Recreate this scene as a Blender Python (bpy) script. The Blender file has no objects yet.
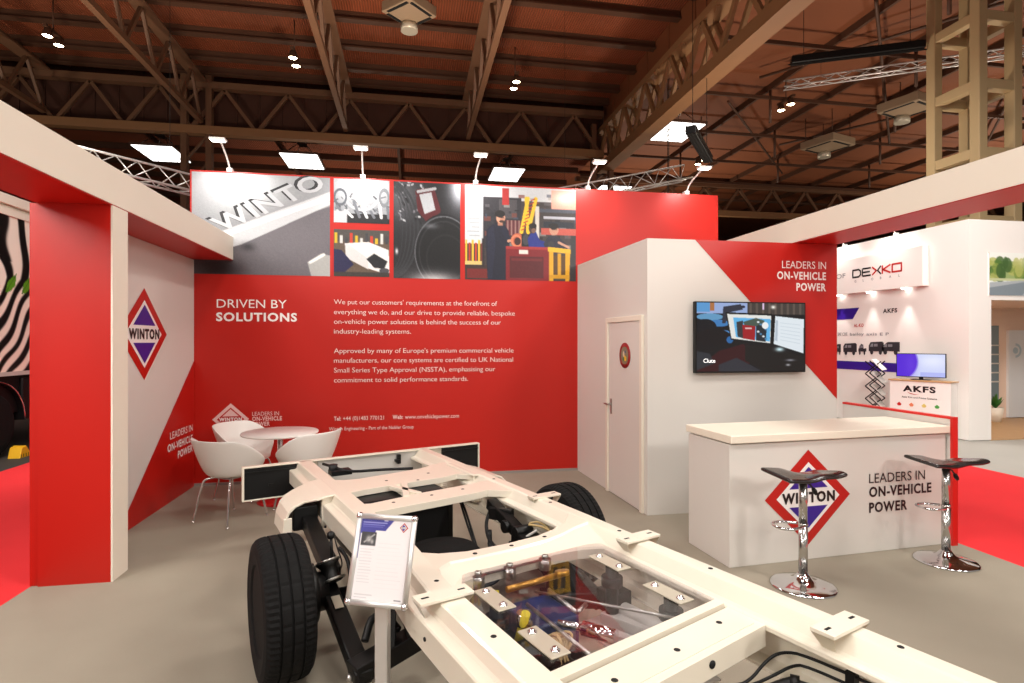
import bpy, bmesh, math, random
import numpy as np
from mathutils import Vector, Matrix
random.seed(7)
rng = np.random.default_rng(5)
SC = bpy.context.scene
COL = SC.collection
PI = math.pi

# ------------------------------------------------------------------ camera numbers
FPX, U0, V0, CAMH = 569.0, 512.0, 341.5, 1.7
YAW = math.atan(102 / 569.0)
SY, CY = math.sin(YAW), math.cos(YAW)

def lin(c):
    c = np.asarray(c, float) / 255.0
    return np.where(c <= 0.04045, c / 12.92, ((c + 0.055) / 1.055) ** 2.4)

# ------------------------------------------------------------------ materials
MATS = {}
def mat(name, rgb, rough=.5, metal=0., noise=None, bump=None, coat=0., emit=None, spec=.5):
    """rgb in sRGB 0-255; noise=(scale, amount) varies the tone; bump=(scale, strength)"""
    if name in MATS: return MATS[name]
    m = bpy.data.materials.new(name); m.use_nodes = True
    nt = m.node_tree; b = nt.nodes['Principled BSDF']
    c = [float(x) for x in lin(rgb)]
    b.inputs['Base Color'].default_value = (*c, 1)
    b.inputs['Roughness'].default_value = rough
    b.inputs['Metallic'].default_value = metal
    b.inputs['Specular IOR Level'].default_value = spec
    if coat:
        b.inputs['Coat Weight'].default_value = coat
        b.inputs['Coat Roughness'].default_value = .08
    if emit:
        b.inputs['Emission Color'].default_value = (*c, 1)
        b.inputs['Emission Strength'].default_value = emit
    if noise or bump:
        tc = nt.nodes.new('ShaderNodeTexCoord')
    if noise:
        n = nt.nodes.new('ShaderNodeTexNoise'); n.inputs['Scale'].default_value = noise[0]
        n.inputs['Detail'].default_value = 6
        nt.links.new(tc.outputs['Object'], n.inputs['Vector'])
        mx = nt.nodes.new('ShaderNodeMix'); mx.data_type = 'RGBA'
        a = noise[1]
        mx.inputs['A'].default_value = (*[x * (1 - a) for x in c], 1)
        mx.inputs['B'].default_value = (*[min(1, x * (1 + a)) for x in c], 1)
        nt.links.new(n.outputs['Fac'], mx.inputs['Factor'])
        nt.links.new(mx.outputs['Result'], b.inputs['Base Color'])
    if bump:
        n2 = nt.nodes.new('ShaderNodeTexNoise'); n2.inputs['Scale'].default_value = bump[0]
        n2.inputs['Detail'].default_value = 4
        nt.links.new(tc.outputs['Object'], n2.inputs['Vector'])
        bp = nt.nodes.new('ShaderNodeBump'); bp.inputs['Strength'].default_value = bump[1]
        bp.inputs['Distance'].default_value = .01
        nt.links.new(n2.outputs['Fac'], bp.inputs['Height'])
        nt.links.new(bp.outputs['Normal'], b.inputs['Normal'])
    MATS[name] = m
    return m

def print_mat(name, rough=.4, emit=0., coat=0.):
    if name in MATS: return MATS[name]
    m = bpy.data.materials.new(name); m.use_nodes = True
    nt = m.node_tree; b = nt.nodes['Principled BSDF']
    a = nt.nodes.new('ShaderNodeAttribute'); a.attribute_name = 'ink'
    b.inputs['Roughness'].default_value = rough
    if emit:
        b.inputs['Base Color'].default_value = (.01, .01, .01, 1)
        nt.links.new(a.outputs['Color'], b.inputs['Emission Color'])
        b.inputs['Emission Strength'].default_value = emit
    else:
        nt.links.new(a.outputs['Color'], b.inputs['Base Color'])
    b.inputs['Coat Weight'].default_value = coat
    MATS[name] = m
    return m

RED = mat('red_panel', (187, 23, 9), .42, noise=(1.5, .04))
REDEDGE = mat('red_edge', (214, 30, 22), .4)
WHITEP = mat('white_panel', (221, 215, 208), .5, noise=(1.2, .02))
WHITEN = mat('bright_white_panel', (236, 231, 226), .5)
WHITEC = mat('white_cream', (236, 226, 210), .5)
VINYLW = mat('white_vinyl', (246, 240, 236), .45)
VINYLS = mat('soft_white_vinyl', (238, 220, 214), .45)
VINYLP = mat('pale_pink_vinyl', (238, 200, 195), .45)
VINYLR = mat('red_vinyl', (190, 24, 14), .4)
VINYLB = mat('purple_blue_vinyl', (52, 24, 140), .4)
VINYLK = mat('black_vinyl', (16, 14, 16), .4)
VINYLG = mat('grey_vinyl', (120, 120, 126), .4)
CARPET = mat('grey_carpet', (153, 144, 128), .95, noise=(3., .07), bump=(260, .35))
REDCAR = mat('red_carpet', (232, 40, 46), .95, noise=(3., .05), bump=(260, .35))
CONC = mat('hall_floor', (172, 168, 160), .7, noise=(.8, .08))
DARKFL = mat('dark_floor', (58, 54, 50), .7, noise=(2., .1))
CHAS = mat('white_paint', (230, 221, 204), .28, coat=.5, noise=(4, .015))
CHASG = mat('primer_grey', (196, 192, 186), .4, noise=(5, .04))
BLACKM = mat('black_steel', (11, 10, 10), .42, spec=.35, noise=(20, .2))
BLACKP = mat('black_plastic', (7, 7, 8), .5, spec=.35)
RUBBER = mat('tyre_rubber', (12, 11, 11), .8, spec=.25, noise=(30, .15), bump=(150, .2))
HOLE = mat('dark_hole', (6, 6, 6), .8)
CHROME = mat('chrome', (225, 225, 228), .08, 1.)
STEEL = mat('brushed_steel', (176, 174, 170), .3, 1., noise=(30, .08))
ALU = mat('anodised_aluminium', (222, 220, 218), .42, .7)
ZINC = mat('zinc_plate', (198, 190, 172), .38, .35, noise=(12, .04))
SHELL = mat('white_plastic_shell', (240, 236, 230), .32)
LAMIN = mat('beech_laminate', (240, 230, 212), .38, noise=(5, .02))
WOOD = mat('light_wood', (190, 150, 105), .45, noise=(6, .1))
YELLOWCAB = mat('yellow_sleeve', (196, 180, 40), .5)
ORANGE = mat('orange_plastic', (220, 120, 40), .5)
BEIGELOOM = mat('tan_wires', (176, 152, 104), .7, noise=(25, .2))
DKRED = mat('dark_red_metal', (120, 30, 30), .4)
GREEN = mat('plant_green', (50, 105, 36), .5, noise=(10, .25))
TRUSSB = mat('brown_steel', (106, 74, 52), .6, noise=(2, .12))
TRUSSD = mat('dark_brown_steel', (78, 50, 34), .6, noise=(2, .12))
TRUSSY = mat('ochre_steel', (138, 100, 66), .6, noise=(2, .1))
COLM = mat('buff_painted_steel', (182, 158, 118), .6, noise=(1.5, .07))
DARKB = mat('dark_infill', (70, 38, 25), .8, noise=(3, .15))
LAMPW = mat('lamp_white', (255, 250, 242), .3, emit=8.)
LAMPY = mat('lamp_warm', (255, 232, 190), .3, emit=30.)
BOARDL = mat('light_panel_glow', (255, 253, 250), .3, emit=3.2)
ROSE = mat('warm_room_wall', (232, 205, 185), .6)
FROST = mat('pale_door_leaf', (222, 224, 226), .35)
GLASSB = mat('blue_grey_glass', (120, 134, 140), .15)

def deck_mat(name, rgb, sx=38.):
    m = bpy.data.materials.new(name); m.use_nodes = True
    nt = m.node_tree; b = nt.nodes['Principled BSDF']
    tc = nt.nodes.new('ShaderNodeTexCoord')
    w = nt.nodes.new('ShaderNodeTexWave'); w.wave_type = 'BANDS'; w.bands_direction = 'X'
    w.inputs['Scale'].default_value = sx / 10; w.inputs['Distortion'].default_value = 0
    nt.links.new(tc.outputs['Object'], w.inputs['Vector'])
    n = nt.nodes.new('ShaderNodeTexNoise'); n.inputs['Scale'].default_value = .5
    nt.links.new(tc.outputs['Object'], n.inputs['Vector'])
    c = lin(rgb)
    r = nt.nodes.new('ShaderNodeMix'); r.data_type = 'RGBA'
    r.inputs['A'].default_value = (*[float(x) * .68 for x in c], 1)
    r.inputs['B'].default_value = (*[float(x) * 1.15 for x in c], 1)
    nt.links.new(w.outputs['Fac'], r.inputs['Factor'])
    r2 = nt.nodes.new('ShaderNodeMix'); r2.data_type = 'RGBA'; r2.blend_type = 'MULTIPLY'
    r2.inputs['Factor'].default_value = .6
    nt.links.new(r.outputs['Result'], r2.inputs['A']); nt.links.new(n.outputs['Fac'], r2.inputs['B'])
    nt.links.new(r2.outputs['Result'], b.inputs['Base Color'])
    bp = nt.nodes.new('ShaderNodeBump'); bp.inputs['Strength'].default_value = .6
    bp.inputs['Distance'].default_value = .05
    nt.links.new(w.outputs['Fac'], bp.inputs['Height']); nt.links.new(bp.outputs['Normal'], b.inputs['Normal'])
    b.inputs['Roughness'].default_value = .7
    return m
DECK = deck_mat('ribbed_roof_deck', (158, 80, 44))
DECK2 = mat('plain_roof_deck', (122, 68, 38), .7, noise=(.35, .25))

def glass_mat(name, tint, ior=1.55):
    m = bpy.data.materials.new(name); m.use_nodes = True
    nt = m.node_tree; nt.nodes.remove(nt.nodes['Principled BSDF'])
    out = nt.nodes['Material Output']
    t = nt.nodes.new('ShaderNodeBsdfTransparent'); t.inputs[0].default_value = (*tint, 1)
    g = nt.nodes.new('ShaderNodeBsdfGlossy'); g.inputs['Roughness'].default_value = .02
    fr = nt.nodes.new('ShaderNodeFresnel'); fr.inputs['IOR'].default_value = ior
    mx = nt.nodes.new('ShaderNodeMixShader')
    ge = nt.nodes.new('ShaderNodeNewGeometry'); sb = nt.nodes.new('ShaderNodeMath'); sb.operation = 'SUBTRACT'; sb.inputs[0].default_value = 1
    mu_ = nt.nodes.new('ShaderNodeMath'); mu_.operation = 'MULTIPLY'
    nt.links.new(ge.outputs['Backfacing'], sb.inputs[1]); nt.links.new(fr.outputs[0], mu_.inputs[0]); nt.links.new(sb.outputs[0], mu_.inputs[1])
    nt.links.new(mu_.outputs[0], mx.inputs[0]); nt.links.new(t.outputs[0], mx.inputs[1])
    nt.links.new(g.outputs[0], mx.inputs[2]); nt.links.new(mx.outputs[0], out.inputs['Surface'])
    return m
GLASS = glass_mat('smoked_acrylic', (.93, .92, .93), 1.6)

# ------------------------------------------------------------------ mesh builder
def basis(d):
    d = Vector(d).normalized()
    a = Vector((0, 0, 1)) if abs(d.z) < .95 else Vector((1, 0, 0))
    x = a.cross(d).normalized(); return x, d.cross(x).normalized()

class Frame:
    """a plane: origin, horizontal axis, vertical axis; n points out of it"""
    def __init__(s, o, ux, uy=(0, 0, 1)):
        s.o = Vector(o); s.ux = Vector(ux).normalized(); s.uy = Vector(uy).normalized()
        s.n = s.ux.cross(s.uy).normalized()
    def p(s, x, y, e=0.): return s.o + s.ux * x + s.uy * y + s.n * e
    def px(s, u, v):
        """where a pixel of the photograph falls on this plane"""
        dr = Vector((SY + CY * (u - U0) / FPX, CY - SY * (u - U0) / FPX, -(v - V0) / FPX))
        c = Vector((0, 0, CAMH)); t = (s.o - c).dot(s.n) / dr.dot(s.n)
        q = c + dr * t - s.o
        return q.dot(s.ux), q.dot(s.uy)
    def turned(s, x, y, a):
        return Frame(s.p(x, y), s.ux * math.cos(a) + s.uy * math.sin(a), s.uy * math.cos(a) - s.ux * math.sin(a))

_TX = {}
def text_geom(s, bold):
    k = (s, bold)
    if k in _TX: return _TX[k]
    cu = bpy.data.curves.new('t', 'FONT'); cu.body = s; cu.offset = bold*.62; cu.space_character = 1 + bold*2.6; cu.resolution_u = 3
    o = bpy.data.objects.new('t', cu); COL.objects.link(o)
    dg = bpy.context.evaluated_depsgraph_get(); dg.update()
    me = bpy.data.meshes.new_from_object(o.evaluated_get(dg))
    vs = [(v.co.x, v.co.y) for v in me.vertices]; fs = [tuple(p.vertices) for p in me.polygons]
    bpy.data.objects.remove(o); bpy.data.curves.remove(cu); bpy.data.meshes.remove(me)
    _TX[k] = (vs, fs); return _TX[k]

class MB:
    def __init__(s): s.v = []; s.f = []; s.m = []; s.s = []; s.mi = 0
    def add(s, vs, fs, smooth=False):
        b = len(s.v); s.v += [tuple(x) for x in vs]
        for f in fs:
            s.f.append(tuple(i + b for i in f)); s.m.append(s.mi); s.s.append(smooth)
        return s
    def mat(s, i): s.mi = i; return s
    def box(s, x0, x1, y0, y1, z0, z1):
        x0, x1 = sorted((x0, x1)); y0, y1 = sorted((y0, y1)); z0, z1 = sorted((z0, z1))
        return s.add([(x0,y0,z0),(x1,y0,z0),(x1,y1,z0),(x0,y1,z0),(x0,y0,z1),(x1,y0,z1),(x1,y1,z1),(x0,y1,z1)],
            [(0,3,2,1),(4,5,6,7),(0,1,5,4),(1,2,6,5),(2,3,7,6),(3,0,4,7)])
    def bar(s, p, q, w, h, up=(0, 0, 1)):
        p, q = Vector(p), Vector(q); d = (q - p).normalized(); up = Vector(up)
        x = d.cross(up)
        x = x.normalized() if x.length > 1e-4 else basis(d)[0]
        y = x.cross(d).normalized(); vs = []
        for c in (p, q):
            for a, b in ((-1,-1),(1,-1),(1,1),(-1,1)): vs.append(c + x*a*w/2 + y*b*h/2)
        return s.add(vs, [(0,3,2,1),(4,5,6,7),(0,1,5,4),(1,2,6,5),(2,3,7,6),(3,0,4,7)])
    def tube(s, p, q, r, r2=None, seg=12):
        p, q = Vector(p), Vector(q); r2 = r if r2 is None else r2; x, y = basis(q - p); vs = []
        for c, rr in ((p, r), (q, r2)):
            for i in range(seg):
                a = 2*PI*i/seg; vs.append(c + x*rr*math.cos(a) + y*rr*math.sin(a))
        b = len(s.v)
        s.add(vs, [(i, (i+1) % seg, seg+(i+1) % seg, seg+i) for i in range(seg)], True)
        s.f.append(tuple(b+i for i in reversed(range(seg)))); s.m.append(s.mi); s.s.append(False)
        s.f.append(tuple(b+seg+i for i in range(seg))); s.m.append(s.mi); s.s.append(False)
        return s
    def path(s, pts, r, seg=8, closed=False, smooth_n=0):
        pts = [Vector(p) for p in pts]
        for _ in range(smooth_n):
            n = [pts[0]] if not closed else []
            rg = range(len(pts) - (0 if closed else 1))
            for i in rg:
                a, b = pts[i], pts[(i+1) % len(pts)]; n += [a*.75+b*.25, a*.25+b*.75]
            pts = n + ([] if closed else [pts[-1]])
        N = len(pts); rings = []; x = None
        for i, p in enumerate(pts):
            d = (pts[(i+1) % N] - pts[i-1]) if closed else pts[min(i+1, N-1)] - pts[max(i-1, 0)]
            d.normalize()
            if x is None: x = basis(d)[0]
            x = (x - d * x.dot(d)).normalized(); y = d.cross(x)
            rings.append([p + x*r*math.cos(2*PI*k/seg) + y*r*math.sin(2*PI*k/seg) for k in range(seg)])
        fs = []
        for i in range(N if closed else N-1):
            j = (i+1) % N
            for k in range(seg): fs.append((i*seg+k, i*seg+(k+1) % seg, j*seg+(k+1) % seg, j*seg+k))
        if not closed: fs += [tuple(reversed(range(seg))), tuple((N-1)*seg+k for k in range(seg))]
        return s.add([v for rg in rings for v in rg], fs, True)
    def lathe(s, prof, o=(0,0,0), axis=(0,0,1), seg=32, smooth=True, fn=None):
        o = Vector(o); ax = Vector(axis).normalized(); x, y = basis(ax); vs = []; n = len(prof)
        for k in range(seg):
            a = 2*PI*k/seg
            for i, (r, z) in enumerate(prof):
                rr = fn(i, k, r) if fn else r
                vs.append(o + ax*z + (x*math.cos(a) + y*math.sin(a))*rr)
        fs = []
        for k in range(seg):
            j = (k+1) % seg
            for i in range(n-1): fs.append((k*n+i, j*n+i, j*n+i+1, k*n+i+1))
        b = len(s.v); s.add(vs, fs, smooth)
        for i, fl in ((0, True), (n-1, False)):
            if prof[i][0] > 1e-6:
                l = [b+k*n+i for k in range(seg)]
                s.f.append(tuple(reversed(l)) if fl else tuple(l)); s.m.append(s.mi); s.s.append(False)
        return s
    def ball(s, c, r, seg=16):
        return s.lathe([(max(1e-7, r*math.sin(PI*i/8)), -r*math.cos(PI*i/8)) for i in range(9)], c, seg=seg)
    def prism(s, pts, fr, depth, e=0.):
        """outline in a Frame, pushed back by depth from offset e"""
        n = len(pts)
        a = sum(pts[i][0]*pts[(i+1) % n][1]-pts[(i+1) % n][0]*pts[i][1] for i in range(n))
        if a < 0: pts = list(reversed(pts))
        vs = [fr.p(x, y, e) for x, y in pts]
        if depth <= 0: return s.add(vs, [tuple(range(n))])
        vs += [fr.p(x, y, e - depth) for x, y in pts]
        return s.add(vs, [tuple(range(n)), tuple(reversed(range(n, 2*n)))] +
                     [(i, n+i, n+(i+1) % n, (i+1) % n) for i in range(n)])
    def loft(s, sections, closed=True):
        n = len(sections[0]); vs = [v for sec in sections for v in sec]; fs = []
        for j in range(len(sections)-1):
            for i in range(n if closed else n-1):
                k = (i+1) % n
                fs.append((j*n+i, j*n+k, (j+1)*n+k, (j+1)*n+i))
        if closed: fs += [tuple(reversed(range(n))), tuple((len(sections)-1)*n+i for i in range(n))]
        return s.add(vs, fs)
    def text(s, t, fr, x, y, w=None, h=.1, bold=0., align='l', e=.003):
        vs, fs = text_geom(t, bold)
        if not vs: return s
        xs = [a for a, _ in vs]; x0, x1 = min(xs), max(xs)
        k = h / .70; kx = (w / (x1-x0)) if w else k
        off = {'l': 0, 'r': -(x1-x0)*kx, 'c': -(x1-x0)*kx/2}[align]
        return s.add([fr.p(x + off + (a-x0)*kx, y + b*k, e) for a, b in vs], fs)
    def grid(s, f, nu, nv, smooth=True):
        vs = [f(i/nu, j/nv) for j in range(nv+1) for i in range(nu+1)]
        return s.add(vs, [(j*(nu+1)+i, j*(nu+1)+i+1, (j+1)*(nu+1)+i+1, (j+1)*(nu+1)+i) for j in range(nv) for i in range(nu)], smooth)
    def build(s, name, mats, parent=None, bevel=0., subsurf=0, solid=0., local=True):
        me = bpy.data.meshes.new(name); me.from_pydata(s.v, [], s.f)
        for m in (mats if isinstance(mats, (list, tuple)) else [mats]): me.materials.append(m)
        me.polygons.foreach_set('material_index', s.m); me.polygons.foreach_set('use_smooth', s.s)
        me.update()
        o = bpy.data.objects.new(name, me); COL.objects.link(o)
        if parent: o.parent = parent
        if solid:
            md = o.modifiers.new('s', 'SOLIDIFY'); md.thickness = solid; md.offset = 0
        if bevel:
            md = o.modifiers.new('b', 'BEVEL'); md.width = bevel; md.segments = 2; md.limit_method = 'ANGLE'
            md.angle_limit = math.radians(40); md.harden_normals = False
        if subsurf:
            md = o.modifiers.new('d', 'SUBSURF'); md.levels = subsurf; md.render_levels = subsurf
        return o

def tag(o, label=None, cat=None, group=None, kind=None):
    if label: o['label'] = label
    if cat: o['category'] = cat
    if group: o['group'] = group
    if kind: o['kind'] = kind
    return o
def thing(name, label, cat, loc=(0,0,0), rz=0., group=None, kind=None):
    o = bpy.data.objects.new(name, None); COL.objects.link(o); o.empty_display_size = .1
    o.location = loc; o.rotation_euler = (0, 0, rz)
    return tag(o, label, cat, group, kind)
def copy_tree(o, parent=None):
    c = o.copy(); COL.objects.link(c)
    if parent: c.parent = parent
    for ch in [x for x in bpy.data.objects if x.parent == o]: copy_tree(ch, c)
    return c

# ------------------------------------------------------------------ printed pictures (ink on a fine grid)
class Ink:
    def __init__(s, w, h, bg=(128,128,128), ss=2):
        s.w, s.h, s.ss = w, h, ss
        W, H = w*ss, h*ss
        s.a = np.zeros((H, W, 3)); s.a[:] = bg
        s.X, s.Y = np.meshgrid((np.arange(W)+.5)/W, (np.arange(H)+.5)/H)
    def put(s, m, c, al=1.):
        m = np.clip(np.asarray(m, float)*al, 0, 1)[..., None]
        s.a = s.a*(1-m) + np.asarray(c, float)*m
    def poly(s, pts, c, al=1.):
        ins = np.zeros(s.X.shape, bool); n = len(pts)
        for i in range(n):
            x0, y0 = pts[i]; x1, y1 = pts[(i+1) % n]
            if y0 == y1: continue
            ins ^= ((s.Y < y0) != (s.Y < y1)) & (s.X < (x1-x0)*(s.Y-y0)/(y1-y0)+x0)
        s.put(ins, c, al)
    def rect(s, x0, y0, x1, y1, c, al=1.): s.put((s.X >= x0)&(s.X < x1)&(s.Y >= y0)&(s.Y < y1), c, al)
    def ell(s, x, y, rx, ry, c, al=1., inner=0.):
        d = ((s.X-x)/rx)**2+((s.Y-y)/ry)**2; s.put((d < 1)&(d >= inner**2), c, al)
    def glow(s, x, y, rx, ry, c, al=1.): s.put(np.exp(-(((s.X-x)/rx)**2+((s.Y-y)/ry)**2)), c, al)
    def line(s, x0, y0, x1, y1, w, c, al=1., asp=1.):
        dx, dy = (x1-x0)*asp, y1-y0; L = dx*dx+dy*dy
        t = np.clip(((s.X-x0)*asp*dx+(s.Y-y0)*dy)/L, 0, 1)
        s.put(np.hypot((s.X-x0)*asp-t*dx, s.Y-y0-t*dy) < w/2, c, al)
    def noise(s, amt, k=1):
        n = rng.normal(0, amt, (s.a.shape[0]//k+1, s.a.shape[1]//k+1))
        s.a += np.kron(n, np.ones((k, k)))[:s.a.shape[0], :s.a.shape[1], None]
    def mesh(s, name, fr, x0, y0, x1, y1, mt, parent, e=.003):
        A = np.clip(s.a, 0, 255).reshape(s.h, s.ss, s.w, s.ss, 3).mean((1, 3)); h, w = s.h, s.w
        ii, jj = np.meshgrid(np.arange(w), np.arange(h))
        o = np.array(fr.p(0, 0, e)); ux = np.array(fr.ux); uy = np.array(fr.uy)
        P = o + (x0+(x1-x0)*ii/(w-1))[..., None]*ux + (y1-(y1-y0)*jj/(h-1))[..., None]*uy
        me = bpy.data.meshes.new(name)
        idx = np.arange(w*h).reshape(h, w)
        q = np.stack([idx[:-1,:-1], idx[1:,:-1], idx[1:,1:], idx[:-1,1:]], -1).reshape(-1, 4)
        me.vertices.add(w*h); me.vertices.foreach_set('co', P.reshape(-1).astype(np.float32))
        me.loops.add(q.size); me.loops.foreach_set('vertex_index', q.reshape(-1).astype(np.int32))
        me.polygons.add(len(q)); me.polygons.foreach_set('loop_start', np.arange(0, q.size, 4, dtype=np.int32))
        me.update(calc_edges=True); me.validate()
        at = me.attributes.new('ink', 'FLOAT_COLOR', 'POINT')
        c = np.ones((h*w, 4), np.float32); c[:, :3] = lin(A.reshape(-1, 3))
        at.data.foreach_set('color', c.reshape(-1))
        me.materials.append(mt)
        ob = bpy.data.objects.new(name, me); COL.objects.link(ob)
        if parent: ob.parent = parent
        return ob
PRINT = print_mat('printed_picture')

def diamond_logo(parent, fr, cx, cy, a, b, outer=VINYLR, mid=VINYLW, inner=VINYLB, letter=VINYLK, name='diamond_logo', e=.003, bold=.075):
    m = MB()
    D = lambda k: [(cx, cy+b*k), (cx+a*k, cy), (cx, cy-b*k), (cx-a*k, cy)]
    m.mat(0).prism(D(1), fr, 0, e); m.mat(1).prism(D(.74), fr, 0, e+.002)
    k, g = .64, .19
    hw = a*(k-g)
    m.mat(2).prism([(cx, cy+b*k), (cx+hw, cy+b*g), (cx-hw, cy+b*g)], fr, 0, e+.004)
    m.prism([(cx, cy-b*k), (cx+hw, cy-b*g), (cx-hw, cy-b*g)], fr, 0, e+.004)
    m.mat(3).text('WINTON', fr, cx, cy-b*.1, w=a*1.24, h=b*.205, bold=bold, align='c', e=e+.006)
    return m.build(name, [outer, mid, inner, letter], parent)

# ------------------------------------------------------------------ the hall
m = MB(); m.box(-32, 46, -10, 48, -.14, -.012)
tag(m.build('floor', CONC), 'pale grey concrete floor of the exhibition hall', 'floor', kind='structure')
m = MB(); m.box(-2.59, 4.55, -4, 7.6, -.012, 0)
tag(m.build('floor_stand', CARPET), 'grey beige carpet floor under the red and white stand', 'carpet', kind='structure')
m = MB(); m.box(-5.27, -2.592, -4, 18, -.012, -.001)
tag(m.build('floor_aisle', REDCAR), 'red carpet aisle running left of the stand', 'carpet', kind='structure')
m = MB(); m.box(4.552, 7.55, -4, 18, -.012, -.001)
tag(m.build('floor_aisle', REDCAR), 'red carpet aisle on the right beyond the white counter', 'carpet', kind='structure')
m = MB(); m.box(-12, -5.272, 4, 18, -.012, -.002)
tag(m.build('floor_neighbour', DARKFL), 'dark floor under the zebra striped truck', 'floor', kind='structure')

ceil = MB().box(-32, 8.7, -2, 24.7, 12.4, 12.5).build('ceiling', DECK)
tag(ceil, 'rust brown ribbed roof deck over the left bay', 'ceiling', kind='structure')
for y in [7, 8.8, 10.6, 12.4, 14.2, 16, 17.2, 19.1, 20.9, 22.6, 23.9]:
    b = MB().box(-31, 8.6, y-.05, y+.05, 12.14, 12.4)
    b.box(-31, 8.6, y-.13, y+.13, 12.1, 12.15).build('purlin', TRUSSD, ceil)
ceil2 = MB().box(8.75, 46, -2, 48, 11.35, 11.45).build('ceiling_right', DECK2)
tag(ceil2, 'brown roof deck over the right bay crossed by thin bars', 'ceiling', kind='structure')
for i in range(12):
    x = 10.6 + i*2.7
    MB().box(x-.05, x+.05, -1, 40, 11.12, 11.35).build('purlin', TRUSSD, ceil2)
for i in range(9):
    y = 8.5 + i*3.6
    MB().box(9.2, 45, y-.04, y+.04, 10.78, 10.9).build('tie_bar', TRUSSD, ceil2)
for i in range(9):
    for j in range(5):
        x, y = 13.3 + i*2.7*1.0, 12.1 + j*3.6
        if (i+j) % 2 == 0: MB().tube((x, y, 9.9), (x, y, 11.3), .05, seg=8).build('hanger', TRUSSD, ceil2)
for i, (x0, y0, x1, y1) in enumerate([(11, 12, 22, 23), (14, 9, 30, 26), (12, 20, 20, 28), (18, 10, 12, 18), (24, 14, 17, 24)]):
    MB().tube((x0, y0, 10.9), (x1, y1, 10.9), .05, seg=8).build('tie_bar', TRUSSD, ceil2)
ceil3 = MB().box(-32, 8.7, 24.7, 48, 10.6, 10.7).build('ceiling_far', DECK)
tag(ceil3, 'dark brown roof deck of the bay behind the cross girder', 'ceiling', kind='structure')
for i in range(9):
    y = 26 + i*2.2
    MB().box(-31, 8.5, y-.07, y+.07, 10.35, 10.6).build('purlin', TRUSSD, ceil3)
for i in range(8):
    x = -26 + i*5.1
    MB().box(x-.06, x+.06, 25, 47, 10.2, 10.36).build('tie_bar', TRUSSD, ceil3)
inf = MB().box(-32, 8.6, 24.6, 24.7, 10.1, 12.4)
for i in range(46): inf.box(-31+i*.86, -30.94+i*.86, 24.55, 24.6, 10.1, 12.4)
tag(inf.build('wall_infill', DARKB), 'dark boarded infill behind the cross girder', 'wall', kind='structure')
fas = MB().box(8.62, 8.75, -2, 24.7, 11.2, 12.4)
for i in range(14): fas.box(8.58, 8.62, i*1.8-.05, i*1.8+.05, 11.2, 12.4)
tag(fas.build('wall_fascia', DECK2), 'brown fascia boards above the big right girder', 'wall', kind='structure')
tag(MB().box(-32, 46, 47.8, 48, 0, 11.5).build('wall_back_hall', DARKB), 'dark far wall of the hall', 'wall', kind='structure')
tag(MB().box(-32.2, -32, -2, 48, 0, 12.5).build('wall_left_hall', DARKB), 'dark left wall of the hall', 'wall', kind='structure')
tag(MB().box(46, 46.2, -2, 48, 0, 11.5).build('wall_right_hall', DARKB), 'dark right wall of the hall', 'wall', kind='structure')

def truss_y(x, y0, y1, zb, zt, label, pan=1.9):
    t = thing('roof_truss', label, 'roof truss', (x, y0, zb), group='roof trusses over the left bay', kind='structure')
    L, H = y1-y0, zt-zb
    MB().box(-.09, .09, 0, L, -.1, .08).build('bottom_chord', TRUSSB, t)
    MB().box(-.24, .24, 0, L, H-.05, H).box(-.05, .05, 0, L, H, H+.2).build('top_chord', TRUSSB, t)
    n = int(L/pan); p = L/n; w = MB()
    for i in range(n):
        w.bar((0, i*p, 0), (0, i*p+p*.5, H), .1, .1, (1,0,0)); w.bar((0, i*p+p*.5, H), (0, (i+1)*p, 0), .1, .1, (1,0,0))
    w.build('web', TRUSSB, t)
for x, lab in [(-13.4, 'leftmost brown roof truss, above the left header beam'), (-8.0, 'second brown roof truss from the left, meeting the lattice post'),
               (-2.55, 'third brown roof truss from the left, left of the ceiling heater'), (2.4, 'fourth brown roof truss, right of the ceiling heater')]:
    truss_y(x, 4, 23.9, 10.3, 11.85, lab)

t = thing('cross_girder', 'long brown girder with zigzag web crossing behind the stand', 'girder', (-30, 24.1, 10), kind='structure')
MB().box(0, 38.4, -.17, .17, -.2, .12).build('bottom_chord', TRUSSY, t)
MB().box(0, 38.4, -.17, .17, 1.6, 1.85).build('top_chord', TRUSSB, t)
w = MB()
for i in range(16):
    x = .2 + i*2.38
    w.bar((x, 0, 0), (x+1.19, 0, 1.6), .13, .13, (0,1,0)).bar((x+1.19, 0, 1.6), (x+2.38, 0, 0), .13, .13, (0,1,0))
w.build('web', TRUSSB, t)
t = thing('box_girder', 'deep ochre box girder running away on the right', 'girder', (8.5, 4, 9.5), kind='structure')
MB().box(-.2, -.02, 0, 20.6, -.24, .14).box(-.02, .38, 0, 20.6, -.2, -.14).build('bottom_chord', TRUSSY, t)
MB().box(-.2, .38, 0, 20.6, 1.5, 1.72).build('top_chord', TRUSSY, t)
w = MB()
for dx in (-.11, .3):
    for i in range(10):
        y = .2 + i*2.05
        w.bar((dx, y, 0), (dx, y+.9, 1.55), .15, .11, (1,0,0)).bar((dx, y+.9, 1.55), (dx, y+2.05, 0), .15, .11, (1,0,0))
for i in range(10): w.bar((-.11, .2+i*2.05, 1.5), (.3, 1.1+i*2.05, 1.5), .1, .1)
w.build('web', TRUSSY, t)
t = thing('cross_girder', 'distant brown girder with zigzag web on the right', 'girder', (9.2, 31, 9.3), kind='structure')
MB().box(0, 36, -.15, .15, -.18, .15).build('bottom_chord', TRUSSY, t)
MB().box(0, 36, -.15, .15, 1.5, 1.7).build('top_chord', TRUSSB, t)
w = MB()
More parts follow.
